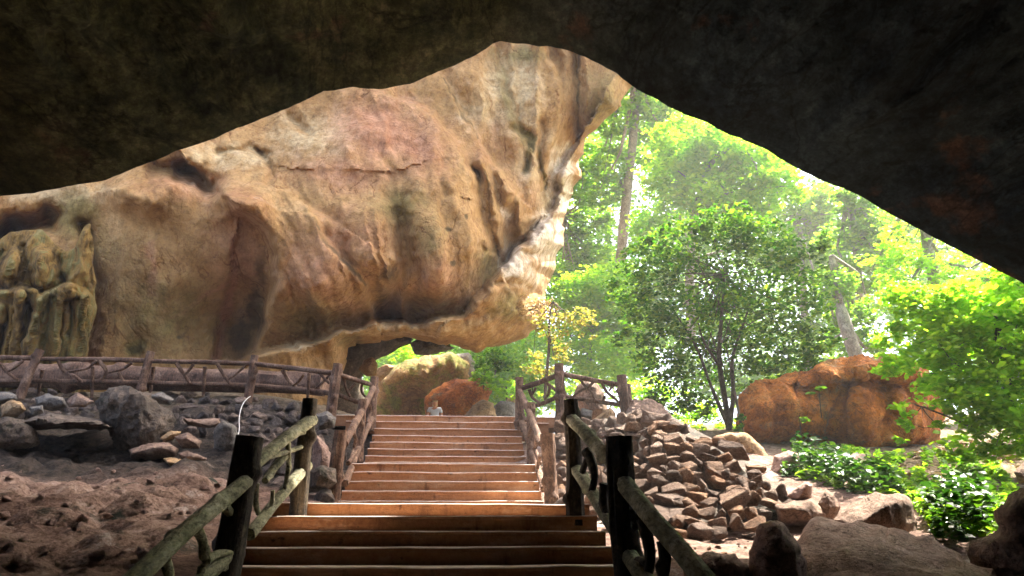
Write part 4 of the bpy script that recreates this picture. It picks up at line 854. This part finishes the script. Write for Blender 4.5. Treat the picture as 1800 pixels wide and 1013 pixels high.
def bank(poly, hpx, label, group, mats, seed, name='rubble_stone'):
    rs = np.random.default_rng(seed); poly = np.array(poly, float); y = poly[:, 1].max(); k = 0
    while y > poly[:, 1].min():
        x = poly[:, 0].min() + rs.uniform(0, 14)
        while x < poly[:, 0].max():
            wp = hpx * rs.uniform(.8, 2.3); hp = hpx * rs.uniform(.75, 1.35); c = (x + wp / 2, y - hpx / 2 + rs.uniform(-3, 3))
            if inside(poly, np.array([c]))[0]:
                D = ghit(*c, 14.5); m = D / F; D -= wp * m * .30
                o = put_stone(mats[rs.integers(len(mats))], name, P(*c, D), (wp * m * 1.15, wp * m * rs.uniform(.8, 1.1), hp * m * 1.25), (rs.normal(0, .2), rs.normal(0, .25), rs.normal(0, .4) + math.pi * rs.integers(2)))
                props(o, label, 'stone', group); k += 1
            x += wp * .96
        y -= hpx * .86
bank([(-10, 690), (160, 690), (165, 700), (270, 700), (300, 692), (445, 696), (592, 738), (592, 770), (566, 766), (535, 792), (470, 790), (425, 768), (330, 758), (310, 745), (300, 720), (180, 722), (160, 735), (-10, 738)], 15, 'dark angular stone in the rubble bank below the walkway fence', 'rubble stones below the walkway fence', RM, 5)
rock('ledge', [(38, 742), (62, 734), (110, 730), (170, 735), (205, 748), (195, 758), (120, 752), (60, 756)], 13.4, 1.7, DK, 'wide dark ledge added to shade the black hollow beside the big boulder', 'rock', seed=47, facets=6)  # slab put in so that the hollow below falls dark
scatter(60, [(440, 780), (560, 770), (600, 790), (600, 880), (560, 880), (480, 850)], lambda x, y: 13.4 - (y - 770) / 110 * 3.2, .18, .42, 'dark stone in the rubble behind the thick pale handrail', 'rubble stones behind the pale handrail', RM, 6, .58)
scatter(60, [(985, 750), (1080, 742), (1100, 735), (1000, 800), (985, 870)], lambda x, y: 13.4 - (y - 740) / 140 * 3.0, .18, .32, 'brown stone wedged beside the knotty stair railing', 'stones beside the knotty stair railing', [*SM[:6]], 8, .55)
scatter(34, [(1100, 955), (1190, 950), (1320, 945), (1330, 1000), (1240, 1005), (1150, 1000)], lambda x, y: 8.3 - (y - 945) / 60 * 2.2, .025, .07, 'pebble lying on the bare reddish dirt', 'pebbles on the reddish dirt', SM[:6], 9, cat='pebble', name='pebble')
scatter(80, [(0, 815), (380, 835), (400, 880), (330, 930), (230, 1000), (0, 1005)], lambda x, y: float(np.interp(y, [800, 895, 1013], [10.9, 7.5, 5.15])), .02, .11, 'small reddish clod lying on the earthy slope', 'clods on the earthy slope', [stone_mesh(360 + i, M['pink_rock'], .1) for i in range(4)], 10, cat='stone', name='clod')
#PLANTS
# ================================================================== PLANTS
LEAF = np.array([(0, 0, 0), (.38, .30, .03), (.75, .24, .05), (1, 0, -.02), (.75, -.24, .05), (.38, -.30, .03)]) - [.5, 0, 0]
LEAF4 = np.array([(0, 0, 0), (.5, .32, .05), (1, 0, 0), (.5, -.32, .05)]) - [.5, 0, 0]
def leaves(cent, size, rs, tilt=.6, fine=False, nrm=None):
    """One leaf per centre: arrays for a crown mesh."""
    n = len(cent); T = LEAF if fine else LEAF4; k = len(T)
    az = rs.uniform(0, 2 * np.pi, n); up = np.stack([rs.normal(0, tilt, n), rs.normal(0, tilt, n), np.ones(n)], 1)
    up /= np.linalg.norm(up, axis=1)[:, None]
    a = np.stack([np.cos(az), np.sin(az), rs.normal(-.15, .35, n)], 1); a -= up * (a * up).sum(1)[:, None]; a /= np.linalg.norm(a, axis=1)[:, None]
    b = np.cross(up, a); s = size * rs.uniform(.6, 1.25, n)
    V = cent[:, None] + s[:, None, None] * (T[None, :, :1] * a[:, None] + T[None, :, 1:2] * b[:, None] + T[None, :, 2:] * up[:, None])
    return V.reshape(-1, 3), np.arange(n * k, dtype=np.int32).reshape(n, k)
def crown_points(blobs_, n, rs, spray=.22, per=14, flat=.45, hollow=.55):
    """blobs_: (centre, radius) -> leaf centres in flattened sprays spread over the blobs."""
    vol = np.array([np.prod(r) if np.ndim(r) else r ** 3 for _, r in blobs_]) ** .7; vol = vol / vol.sum(); out = []
    for (c, r), w in zip(blobs_, vol):
        m = max(3, int(n * w / per)); r = np.broadcast_to(np.asarray(r, float), 3)
        d = rs.normal(size=(m, 3)); d /= np.linalg.norm(d, axis=1)[:, None]
        rad = rs.uniform(hollow ** 3, 1, m) ** (1 / 3); keep = vn((c + d * r * rad[:, None]) / (r.mean() * .45), 77) > -.28
        cs = (c + d * r * rad[:, None])[keep]
        sr = r.mean() * spray * rs.uniform(.6, 1.4, len(cs))
        g = rs.normal(size=(len(cs), per, 3)) * np.array([1, 1, flat]); out.append((cs[:, None] + g * sr[:, None, None] * .6).reshape(-1, 3))
    return np.concatenate(out)
def tree(name, label, cat, trunk, blobs_px, n, leaf, mat, bark='bark', group=None, seed=0, fine=False, branches=0, limbs=(), spray=.22, tilt=.6, flat=.45, hollow=.55, squash=.8):
    """trunk: [(px,py,D,r)..]; blobs: (px,py,D,rpx[,rypx]); limbs: extra branch polylines."""
    rs = np.random.default_rng(1000 + seed)
    tp = [P(a, b_, c) for a, b_, c, _ in trunk]; t = thing(name, label, cat, tp[0], group)
    mb = MB(); mb.add(*log(tp, [r for *_, r in trunk], seed, 9, .25, .1))
    bl = []
    for q in blobs_px:
        px, py, D, rx = q[:4]; ry = q[4] if len(q) > 4 else rx * squash
        bl.append((P(px, py, D), np.array([rx, rx * .9, ry]) * D / F))
    for lm in limbs: mb.add(*log([P(a, b_, c) for a, b_, c, _ in lm], [r for *_, r in lm], seed + 3, 7, .15, .1))
    L = np.array(tp)
    for i in range(branches):
        c, r = bl[i % len(bl)]; e = c + rs.normal(size=3) * r * .4; s = L[min(len(L) - 1, 1 + rs.integers(len(L)))]; s = s + (tp[-1] - s) * rs.uniform(0, .6)
        mid = (s + e) / 2 + rs.normal(0, .12, 3) * np.linalg.norm(e - s) + np.array([0, 0, -.06]) * np.linalg.norm(e - s)
        r0 = trunk[-1][3]; mb.add(*log([s, mid, e], [r0 * .8, r0 * .5, r0 * .2], seed + i, 6, .15, .08))
    part('trunk', *mb.out(), M[bark], t, sharp=60)
    pts = crown_points(bl, n, rs, spray, flat=flat, hollow=hollow)
    part('crown', *leaves(pts, leaf, rs, tilt, fine), M[mat], t, smooth=False)
    return t
# central dark-leaved tree in front of the opening
tree('young_tree', 'bushy dark green tree in the middle of the opening, several thin stems', 'tree',
    [(1282, 755, 17.5, .085), (1275, 700, 17.5, .07), (1262, 640, 17.5, .055), (1268, 560, 17.5, .04), (1275, 480, 17.5, .02)],
    [(1150, 470, 17.5, 62, 52), (1105, 510, 17.5, 40, 40), (1130, 560, 17.3, 55, 48), (1200, 425, 17.8, 60, 45), (1270, 405, 18, 65, 42), (1340, 430, 17.8, 60, 48), (1400, 470, 17.6, 45, 48), (1420, 540, 17.5, 42, 55), (1395, 600, 17.3, 55, 50), (1330, 520, 17.0, 70, 60), (1250, 500, 18.2, 70, 60), (1200, 560, 17.0, 55, 50), (1160, 630, 17.2, 50, 45), (1185, 690, 17.3, 50, 40), (1230, 640, 18.2, 55, 50), (1345, 610, 16.8, 60, 50), (1330, 660, 17.6, 55, 35), (1240, 715, 17.6, 40, 28), (1420, 640, 17.2, 40, 28), (1270, 570, 18.3, 60, 50), (1085, 590, 17.2, 22, 26), (1125, 430, 17.4, 26, 18), (1455, 590, 17.2, 24, 22), (1300, 375, 18, 30, 16), (1440, 430, 17.6, 24, 20), (1140, 710, 17.2, 24, 16), (1380, 680, 17.2, 34, 14)],
    25000, .118, 'leaf_dark', seed=1, fine=True, branches=34, spray=.30, flat=.5, hollow=.3,
    limbs=[[(1282, 755, 17.4, .07), (1290, 690, 17.3, .05), (1285, 630, 17.2, .04), (1310, 560, 17.2, .025), (1330, 500, 17.2, .012)], [(1278, 745, 17.6, .06), (1250, 680, 17.6, .04), (1225, 610, 17.4, .03), (1180, 540, 17.4, .014)], [(1262, 640, 17.5, .04), (1235, 600, 17.4, .028), (1225, 560, 17.3, .02)]])
tree('sapling', 'thin grey stemmed sapling with leaning stem beside the ochre slab', 'tree', [(1312, 790, 14.6, .035), (1300, 740, 14.7, .03), (1290, 680, 14.9, .02)], [(1300, 745, 14.6, 16, 24), (1308, 720, 14.6, 14)], 160, .11, 'leaf_dark', seed=2, fine=True)
# bright overhanging leaves on the open side
tree('leafy_bush', 'bright lime leafed bush hanging over the orange boulder', 'bush',
    [(1815, 830, 13.0, .06), (1790, 740, 12.8, .05), (1770, 640, 12.6, .035), (1755, 560, 12.6, .02)],
    [(1720, 690, 12.4, 60, 50), (1780, 640, 12.2, 70, 60), (1690, 610, 12.8, 60, 50), (1640, 600, 13.2, 45, 38), (1745, 560, 12.6, 70, 50), (1690, 535, 13.2, 60, 40), (1800, 730, 12.0, 60, 50), (1740, 745, 12.2, 55, 30), (1660, 690, 12.6, 45, 30), (1800, 520, 12.6, 60, 45), (1610, 560, 13.6, 40, 30), (1850, 600, 12.5, 80, 90), (1870, 760, 12.0, 70, 60), (1580, 640, 13.4, 40, 26), (1640, 650, 13.0, 45, 26), (1600, 520, 13.8, 40, 26), (1760, 790, 12.0, 50, 18), (1690, 800, 12.4, 36, 12), (1560, 590, 13.8, 30, 22), (1820, 450, 13, 60, 40)],
    27000, .125, 'leaf_lime', seed=3, fine=True, branches=24, spray=.34, flat=.55, hollow=.2)
tree('sprawling_shrub', 'drooping lime sprays in front of the orange boulder face', 'bush', [(1780, 790, 12.4, .03), (1690, 740, 12.4, .02), (1620, 715, 12.4, .012)],
    [(1590, 705, 12.4, 26, 14), (1610, 740, 12.3, 28, 14), (1650, 730, 12.3, 34, 22), (1700, 770, 12.3, 40, 16), (1590, 765, 12.5, 20, 14)], 420, .15, 'leaf_lime', seed=4, fine=True, branches=8, spray=.4)
for k, (px, py, D, rx, ry, n, lf, lab) in enumerate([(1405, 730, 14.6, 14, 12, 26, .13, 'lone sprig of green leaves against the orange boulder'), (1400, 775, 13.6, 16, 14, 30, .12, 'small sprig rising out of the glossy creeper'), (1440, 690, 15.2, 14, 8, 30, .12, 'leafy tuft hanging on the orange boulder rim')]):
    tree('sprig', lab, 'plant', [(px + 4, py + 45, D, .012), (px + 2, py + 20, D, .010), (px, py, D, .006)], [(px, py, D, rx, ry)], n, lf, 'leaf_mid', seed=20 + k, fine=True, spray=.4)
# golden tree at the end of the spur and brownish hanging tuft
tree('slender_tree', 'slender tree with golden leaves at the lower tip of the rock spur', 'tree', [(958, 700, 21, .05), (962, 640, 21, .045), (968, 600, 21, .04), (962, 565, 21, .03), (972, 530, 21, .02)],
    [(985, 580, 21, 30, 24), (1020, 560, 21, 32, 18), (950, 560, 21, 26, 22), (980, 620, 21, 22, 20), (1035, 585, 21, 16, 12), (965, 650, 21, 20, 20), (940, 640, 21.5, 22, 26)], 1500, .12, 'leaf_gold', seed=5, branches=10, spray=.35, flat=.7)
tree('hanging_shrub', 'grey brown shrub clinging to the tip of the rock spur', 'bush', [(900, 560, 24.0, .03), (930, 545, 23.8, .03), (960, 535, 23.6, .02)], [(930, 535, 23.5, 30, 18), (960, 545, 23.4, 26, 18), (905, 545, 23.6, 18, 14)], 1300, .11, 'litter', seed=6, branches=10, spray=.35)
# trees outside, near to far
G2 = 'forest trees outside the cave mouth'
FT = [  # label, trunk, blobs, n, leaf, mat
    ('tall straight dark trunked forest tree nearest the rock spur, thin feathery crown', [(1075, 640, 40, .30), (1098, 380, 40, .28), (1110, 270, 40, .24), (1122, 160, 40, .20), (1128, 60, 40, .14)], [(1085, 200, 40, 45, 45), (1150, 180, 40, 45, 40), (1075, 290, 40, 40, 40), (1140, 260, 41, 40, 38), (1180, 230, 41, 45, 35), (1060, 340, 40, 34, 30), (1120, 110, 40, 60, 40)], 5200, .30, 'leaf_mid'),
    ('lime crowned forest tree with a leaning upper limb under the dark arch', [(1215, 600, 34, .22), (1212, 470, 34, .2), (1220, 380, 34, .17), (1245, 290, 34, .13), (1300, 245, 34, .09)], [(1200, 250, 34, 60, 45), (1260, 260, 34, 60, 50), (1320, 300, 34, 65, 50), (1180, 320, 34, 55, 45), (1250, 340, 34, 65, 45), (1360, 330, 33, 55, 40), (1310, 370, 33.5, 55, 36), (1150, 400, 34, 45, 36)], 9000, .27, 'leaf_lime'),
    ('pale green forest tree behind the bushy central tree, open airy crown', [(1420, 650, 44, .25), (1410, 480, 44, .2), (1400, 380, 44, .12)], [(1390, 380, 44, 60, 45), (1440, 360, 44, 50, 40), (1450, 440, 44, 50, 45), (1380, 450, 44, 50, 40), (1470, 520, 43, 45, 45), (1440, 590, 43, 40, 40)], 5200, .30, 'leaf_mid'),
    ('twin trunked forest tree framed by the arch and the lime bush', [(1512, 560, 36, .22), (1505, 430, 36, .18), (1492, 360, 36, .12)], [(1500, 350, 36, 40, 30), (1540, 400, 36, 45, 35), (1480, 420, 36, 40, 34), (1560, 440, 35, 45, 36), (1520, 480, 35, 45, 36)], 4200, .26, 'leaf_mid'),
    ('forest tree with a thick pale trunk showing just below the dark arch', [(1660, 620, 27, .24), (1640, 480, 27, .22), (1628, 420, 27, .2), (1620, 300, 26.5, .17), (1610, 100, 25, .10)], [(1590, 420, 27, 50, 32), (1550, 460, 27, 45, 34), (1660, 450, 27, 45, 30), (1600, 480, 26.5, 55, 36), (1560, 520, 26, 45, 30), (1700, 470, 26, 50, 30), (1560, 180, 25, 110, 50), (1680, 120, 24, 130, 55), (1620, 20, 25, 120, 50), (1480, 60, 25.5, 100, 45), (1400, 150, 24, 90, 40)], 6500, .20, 'leaf_lime'),  # high crown blobs, hidden by the ceiling, are added to shade the ground
    ('dark leaning trunk of a forest tree above the orange boulder', [(1510, 640, 27, .26), (1490, 585, 27, .24), (1470, 520, 28, .18), (1462, 450, 28, .1)], [(1500, 560, 28.5, 40, 30), (1465, 500, 28, 38, 36), (1525, 600, 28.5, 36, 26), (1480, 600, 29, 34, 30)], 2600, .2, 'leaf_mid'),
    ('pale double stemmed tree hugging the edge of the rock spur', [(1000, 480, 42, .16), (996, 430, 42, .14), (988, 380, 42, .1)], [(1010, 430, 42, 34, 30), (1040, 390, 42, 40, 34), (1000, 490, 41, 34, 28), (1050, 460, 42, 44, 34), (1020, 330, 42, 34, 34), (1040, 280, 42, 30, 30)], 4200, .28, 'leaf_mid'),
    ('broad lime green thicket tree below the sunlit gap', [(1030, 720, 30, .16), (1035, 640, 30, .13), (1040, 560, 30, .08)], [(1010, 520, 30, 50, 36), (1070, 500, 30, 55, 40), (1040, 560, 30, 60, 40), (1090, 570, 29.5, 50, 40), (1000, 600, 29.5, 40, 40), (1060, 630, 29, 60, 40), (1110, 640, 29, 40, 40)], 9000, .19, 'leaf_lime'),
    ('yellow green tree filling the far corner behind the lime bush', [(1790, 700, 24, .2), (1780, 560, 24, .15), (1775, 480, 24, .1)], [(1760, 500, 24, 60, 40), (1720, 520, 24, 50, 40), (1800, 560, 23.5, 60, 50), (1740, 590, 24, 70, 45), (1680, 580, 24, 55, 40), (1830, 500, 23.5, 60, 50)], 5500, .22, 'leaf_lime'),
]
for i, (lab, tr, bl, n, lf, mt) in enumerate(FT):
    tree('forest_tree', lab, 'tree', tr, bl, int(n * 2.4), lf, mt, 'bark_pale', group=G2, seed=40 + i, branches=14, spray=.26, hollow=.35)
# undergrowth
for i, (lab, px, py, D, rx, ry, n, lf, mt) in enumerate([
    ('bluish green bush below the hanging rock lip', 870, 635, 30, 36, 20, 1600, .17, 'leaf_dark'), ('bright bush beside the orange brown boulder', 890, 680, 25, 28, 20, 1400, .13, 'leaf_lime'), ('pale bush seen through the corner fence', 1000, 690, 24, 40, 26, 1800, .13, 'leaf_lime'),
    ('feathery bush behind the stair head railing', 935, 660, 27, 36, 34, 2200, .14, 'leaf_mid'), ('lit bush at the foot of the central tree', 1215, 725, 20.5, 46, 18, 1500, .12, 'leaf_lime'), ('low bush behind the brown rock mound', 1140, 690, 21, 46, 26, 1800, .13, 'leaf_lime'), ('bush glimpsed through the gap under the wall', 712, 622, 34, 26, 16, 800, .16, 'leaf_lime'),
    ('lime undergrowth on top of the orange boulder', 1400, 668, 18.5, 50, 10, 800, .12, 'leaf_lime'), ('low green fern patch beneath the bluish bush', 850, 660, 28, 18, 20, 700, .14, 'leaf_mid')]):
    tree('bush', lab, 'bush', [(px, py + ry * 1.2, D, .03), (px + 3, py + ry * .4, D, .025), (px, py, D, .015)], [(px, py, D, rx, ry), (px - rx * .5, py + ry * .3, D, rx * .6, ry * .7), (px + rx * .5, py + ry * .3, D, rx * .6, ry * .7)], n, lf, mt, seed=70 + i, branches=6, spray=.34, hollow=.2)
# far wood that reads as one mass
rs = np.random.default_rng(99); bl = []
for _ in range(400):
    px = rs.uniform(640, 1900); D = rs.uniform(50, 75); py = rs.uniform(70, 700) if px > 950 else rs.uniform(580, 720); bl.append((P(px, py, D), np.array([1, .8, .8]) * rs.uniform(2.0, 3.8)))
pts = crown_points(bl, 240000, rs, .30, hollow=.2)
solo('distant_wood', *leaves(pts, .46, rs, .7), M['leaf_mid'], kind='stuff', smooth=False)
# creepers and litter
def ground_leaves(name, poly, Dfun, n, h, size, mat, seed, label=None, cat=None, kind=None, tilt=.5):
    rs = np.random.default_rng(seed); poly = np.array(poly, float); lo, hi = poly.min(0), poly.max(0)
    q = rs.uniform(lo, hi, (n * 4, 2)); q = q[inside(poly, q)]; q = q[vn(np.c_[q / 16, q[:, :1] * 0], seed) > -.35][:n]
    pts = P(q[:, 0], q[:, 1], Dfun(q[:, 0], q[:, 1])); pts[:, 2] = gz(pts[:, 0], pts[:, 1]) + h * rs.uniform(.05, 1, len(pts)) ** 1.3 * (.5 + .7 * (vn(pts * 1.6, seed + 1) + .4).clip(0, 1.2))
    return solo(name, *leaves(pts, size, rs, tilt, True), M[mat], label, cat, None, kind, smooth=False)
def gD(x, y):
    """depth at which the ground meets a photo position (march along the ray)"""
    D = np.full(np.shape(x), 30.); 
    done = np.zeros(np.shape(x), bool)
    for d in np.arange(5, 30, .15):
        p = P(x, y, d); hit = (p[:, 2] < gz(p[:, 0], p[:, 1])) & ~done; D[hit] = d; done |= hit
    return D
ground_leaves('creeper', [(1375, 850), (1390, 810), (1420, 785), (1455, 788), (1490, 820), (1540, 840), (1580, 858), (1590, 872), (1500, 878), (1470, 866), (1420, 848)], gD, 2600, .45, .13, 'leaf_creeper', 61, 'dark glossy creeper between the stacked wall and the orange boulder', 'creeper')
ground_leaves('creeper', [(1620, 905), (1680, 880), (1740, 870), (1755, 900), (1745, 935), (1700, 960), (1650, 955)], gD, 1300, .42, .12, 'leaf_creeper', 62, 'dark leafy plant in the hollow beside the lumpy dark brown boulder', 'creeper')
ground_leaves('ground_cover', [(1400, 800), (1500, 796), (1560, 812), (1640, 800), (1760, 830), (1790, 870), (1750, 950), (1640, 930), (1600, 880), (1480, 870), (1400, 850)], gD, 9000, .18, .125, 'leaf_mid', 63, kind='stuff')
ground_leaves('ground_cover', [(1180, 745), (1300, 745), (1300, 765), (1200, 760)], gD, 400, .2, .1, 'leaf_lime', 65, kind='stuff')
ground_leaves('fallen_leaves', [(1560, 810), (1640, 790), (1720, 775), (1840, 770), (1850, 830), (1700, 830), (1600, 850)], gD, 3600, .05, .10, 'litter', 64, kind='stuff', tilt=.3)

# ================================================================== PERSON beyond the stair head
SK = NT('skin').done((.62, .30, .16), None, .55); HR = NT('light_hair').done((.62, .42, .18), None, .6); SH = NT('white_shirt').done((.78, .77, .76), None, .8); TR = NT('dark_trousers').done((.05, .05, .07), None, .8)
top = P(765, 704, 27.0); K = 1.72
pz = top[2] - K; px_, py_ = top[0], top[1]
person = thing('person', 'person in a white shirt seen from the chest up beyond the stair head', 'person', (px_, py_, pz))
def skin_mesh(nodes, edges, name, mat, sub=2):
    me = bpy.data.meshes.new(name + '_cage'); me.from_pydata([n[:3] for n in nodes], edges, []); o = bpy.data.objects.new(name, me); C.objects.link(o)
    md = o.modifiers.new('s', 'SKIN')
    for v_, n_ in zip(me.skin_vertices[0].data, nodes): v_.radius = (n_[3], n_[4] if len(n_) > 4 else n_[3])
    me.skin_vertices[0].data[0].use_root = True
    o.modifiers.new('b', 'SUBSURF').render_levels = sub; o.modifiers['b'].levels = sub
    dg = bpy.context.evaluated_depsgraph_get(); me2 = bpy.data.meshes.new_from_object(o.evaluated_get(dg)); o.modifiers.clear(); o.data = me2
    me2.materials.clear(); me2.materials.append(mat); me2.polygons.foreach_set('use_smooth', [True] * len(me2.polygons)); o.parent = person
    return o
nb = [(0, 0, .95, .13, .10), (0, 0, 1.15, .13, .10), (0, 0, 1.38, .14, .10), (0, 0, 1.47, .055), (0, -.01, 1.53, .055), (0, -.02, 1.60, .085, .10), (0, -.015, 1.67, .075, .09),
      (.09, 0, .88, .085), (.10, -.02, .48, .06), (.10, .02, .08, .04), (.10, -.14, .03, .035), (-.09, 0, .88, .085), (-.10, .04, .48, .06), (-.10, .08, .08, .04), (-.10, -.08, .03, .035),
      (.19, 0, 1.40, .055), (.25, .0, 1.14, .04), (.24, -.14, .95, .03), (.24, -.2, .88, .028), (-.19, 0, 1.40, .055), (-.26, -.05, 1.16, .04), (-.25, -.22, 1.05, .03), (-.25, -.29, 1.03, .028)]
eb = [(0, 1), (1, 2), (2, 3), (3, 4), (4, 5), (5, 6), (0, 7), (7, 8), (8, 9), (9, 10), (0, 11), (11, 12), (12, 13), (13, 14), (2, 15), (15, 16), (16, 17), (17, 18), (2, 19), (19, 20), (20, 21), (21, 22)]
for sx, hx, hy, hz in ((1, .24, -.2, .88), (-1, -.25, -.29, 1.03)):
    w0 = 17 + (1 if sx > 0 else 0) if sx > 0 else 22
    for q in range(4):
        a = len(nb); nb += [(hx + (q - 1.5) * .020, hy - .045, hz - .05, .010), (hx + (q - 1.5) * .022, hy - .06, hz - .09 - .008 * (q in (1, 2)), .009)]; eb += [(w0, a), (a, a + 1)]
    a = len(nb); nb += [(hx - sx * .045, hy - .02, hz - .03, .011), (hx - sx * .055, hy - .035, hz - .06, .010)]; eb += [(w0, a), (a, a + 1)]
nb += [(0, -.125, 1.595, .014), (.082, 0, 1.60, .018), (-.082, 0, 1.60, .018)]; k = len(nb); eb += [(5, k - 3), (5, k - 2), (5, k - 1)]
skin_mesh(nb, eb, 'body', SK)
skin_mesh([(0, 0, 1.0, .155, .125), (0, 0, 1.18, .155, .125), (0, 0, 1.37, .165, .122), (0, 0, 1.455, .07, .07), (.19, 0, 1.41, .075), (.235, 0, 1.24, .065), (-.19, 0, 1.41, .075), (-.235, -.02, 1.26, .065)], [(0, 1), (1, 2), (2, 3), (2, 4), (4, 5), (2, 6), (6, 7)], 'shirt', SH)
skin_mesh([(0, 0, 1.0, .15, .12), (0, 0, .93, .15, .12), (.095, 0, .84, .105), (.10, -.02, .48, .08), (.10, .02, .10, .065), (-.095, 0, .84, .105), (-.10, .04, .48, .08), (-.10, .08, .10, .065)], [(0, 1), (1, 2), (2, 3), (3, 4), (1, 5), (5, 6), (6, 7)], 'trousers', TR)
skin_mesh([(0, .02, 1.62, .095, .10), (0, .01, 1.69, .088, .09), (0, .05, 1.55, .07, .06)], [(0, 1), (0, 2)], 'hair', HR)

# ================================================================== HAZE in the air
bm = bmesh.new(); bmesh.ops.create_cube(bm, size=1); me = bpy.data.meshes.new('haze'); bm.to_mesh(me); bm.free()
hz = bpy.data.objects.new('haze', me); C.objects.link(hz); hz.scale = (250, 172, 80); hz.location = (0, 70, 34.5); hz['kind'] = 'stuff'
hm = NT('haze_air'); hm.t.nodes.remove(hm.b); pv = hm.n('VolumePrincipled'); pv.inputs['Color'].default_value = (1, .98, .93, 1); pv.inputs['Density'].default_value = .0018; pv.inputs['Anisotropy'].default_value = .3
hm.l(pv.outputs[0], hm.o.inputs[1]); me.materials.append(hm.m)
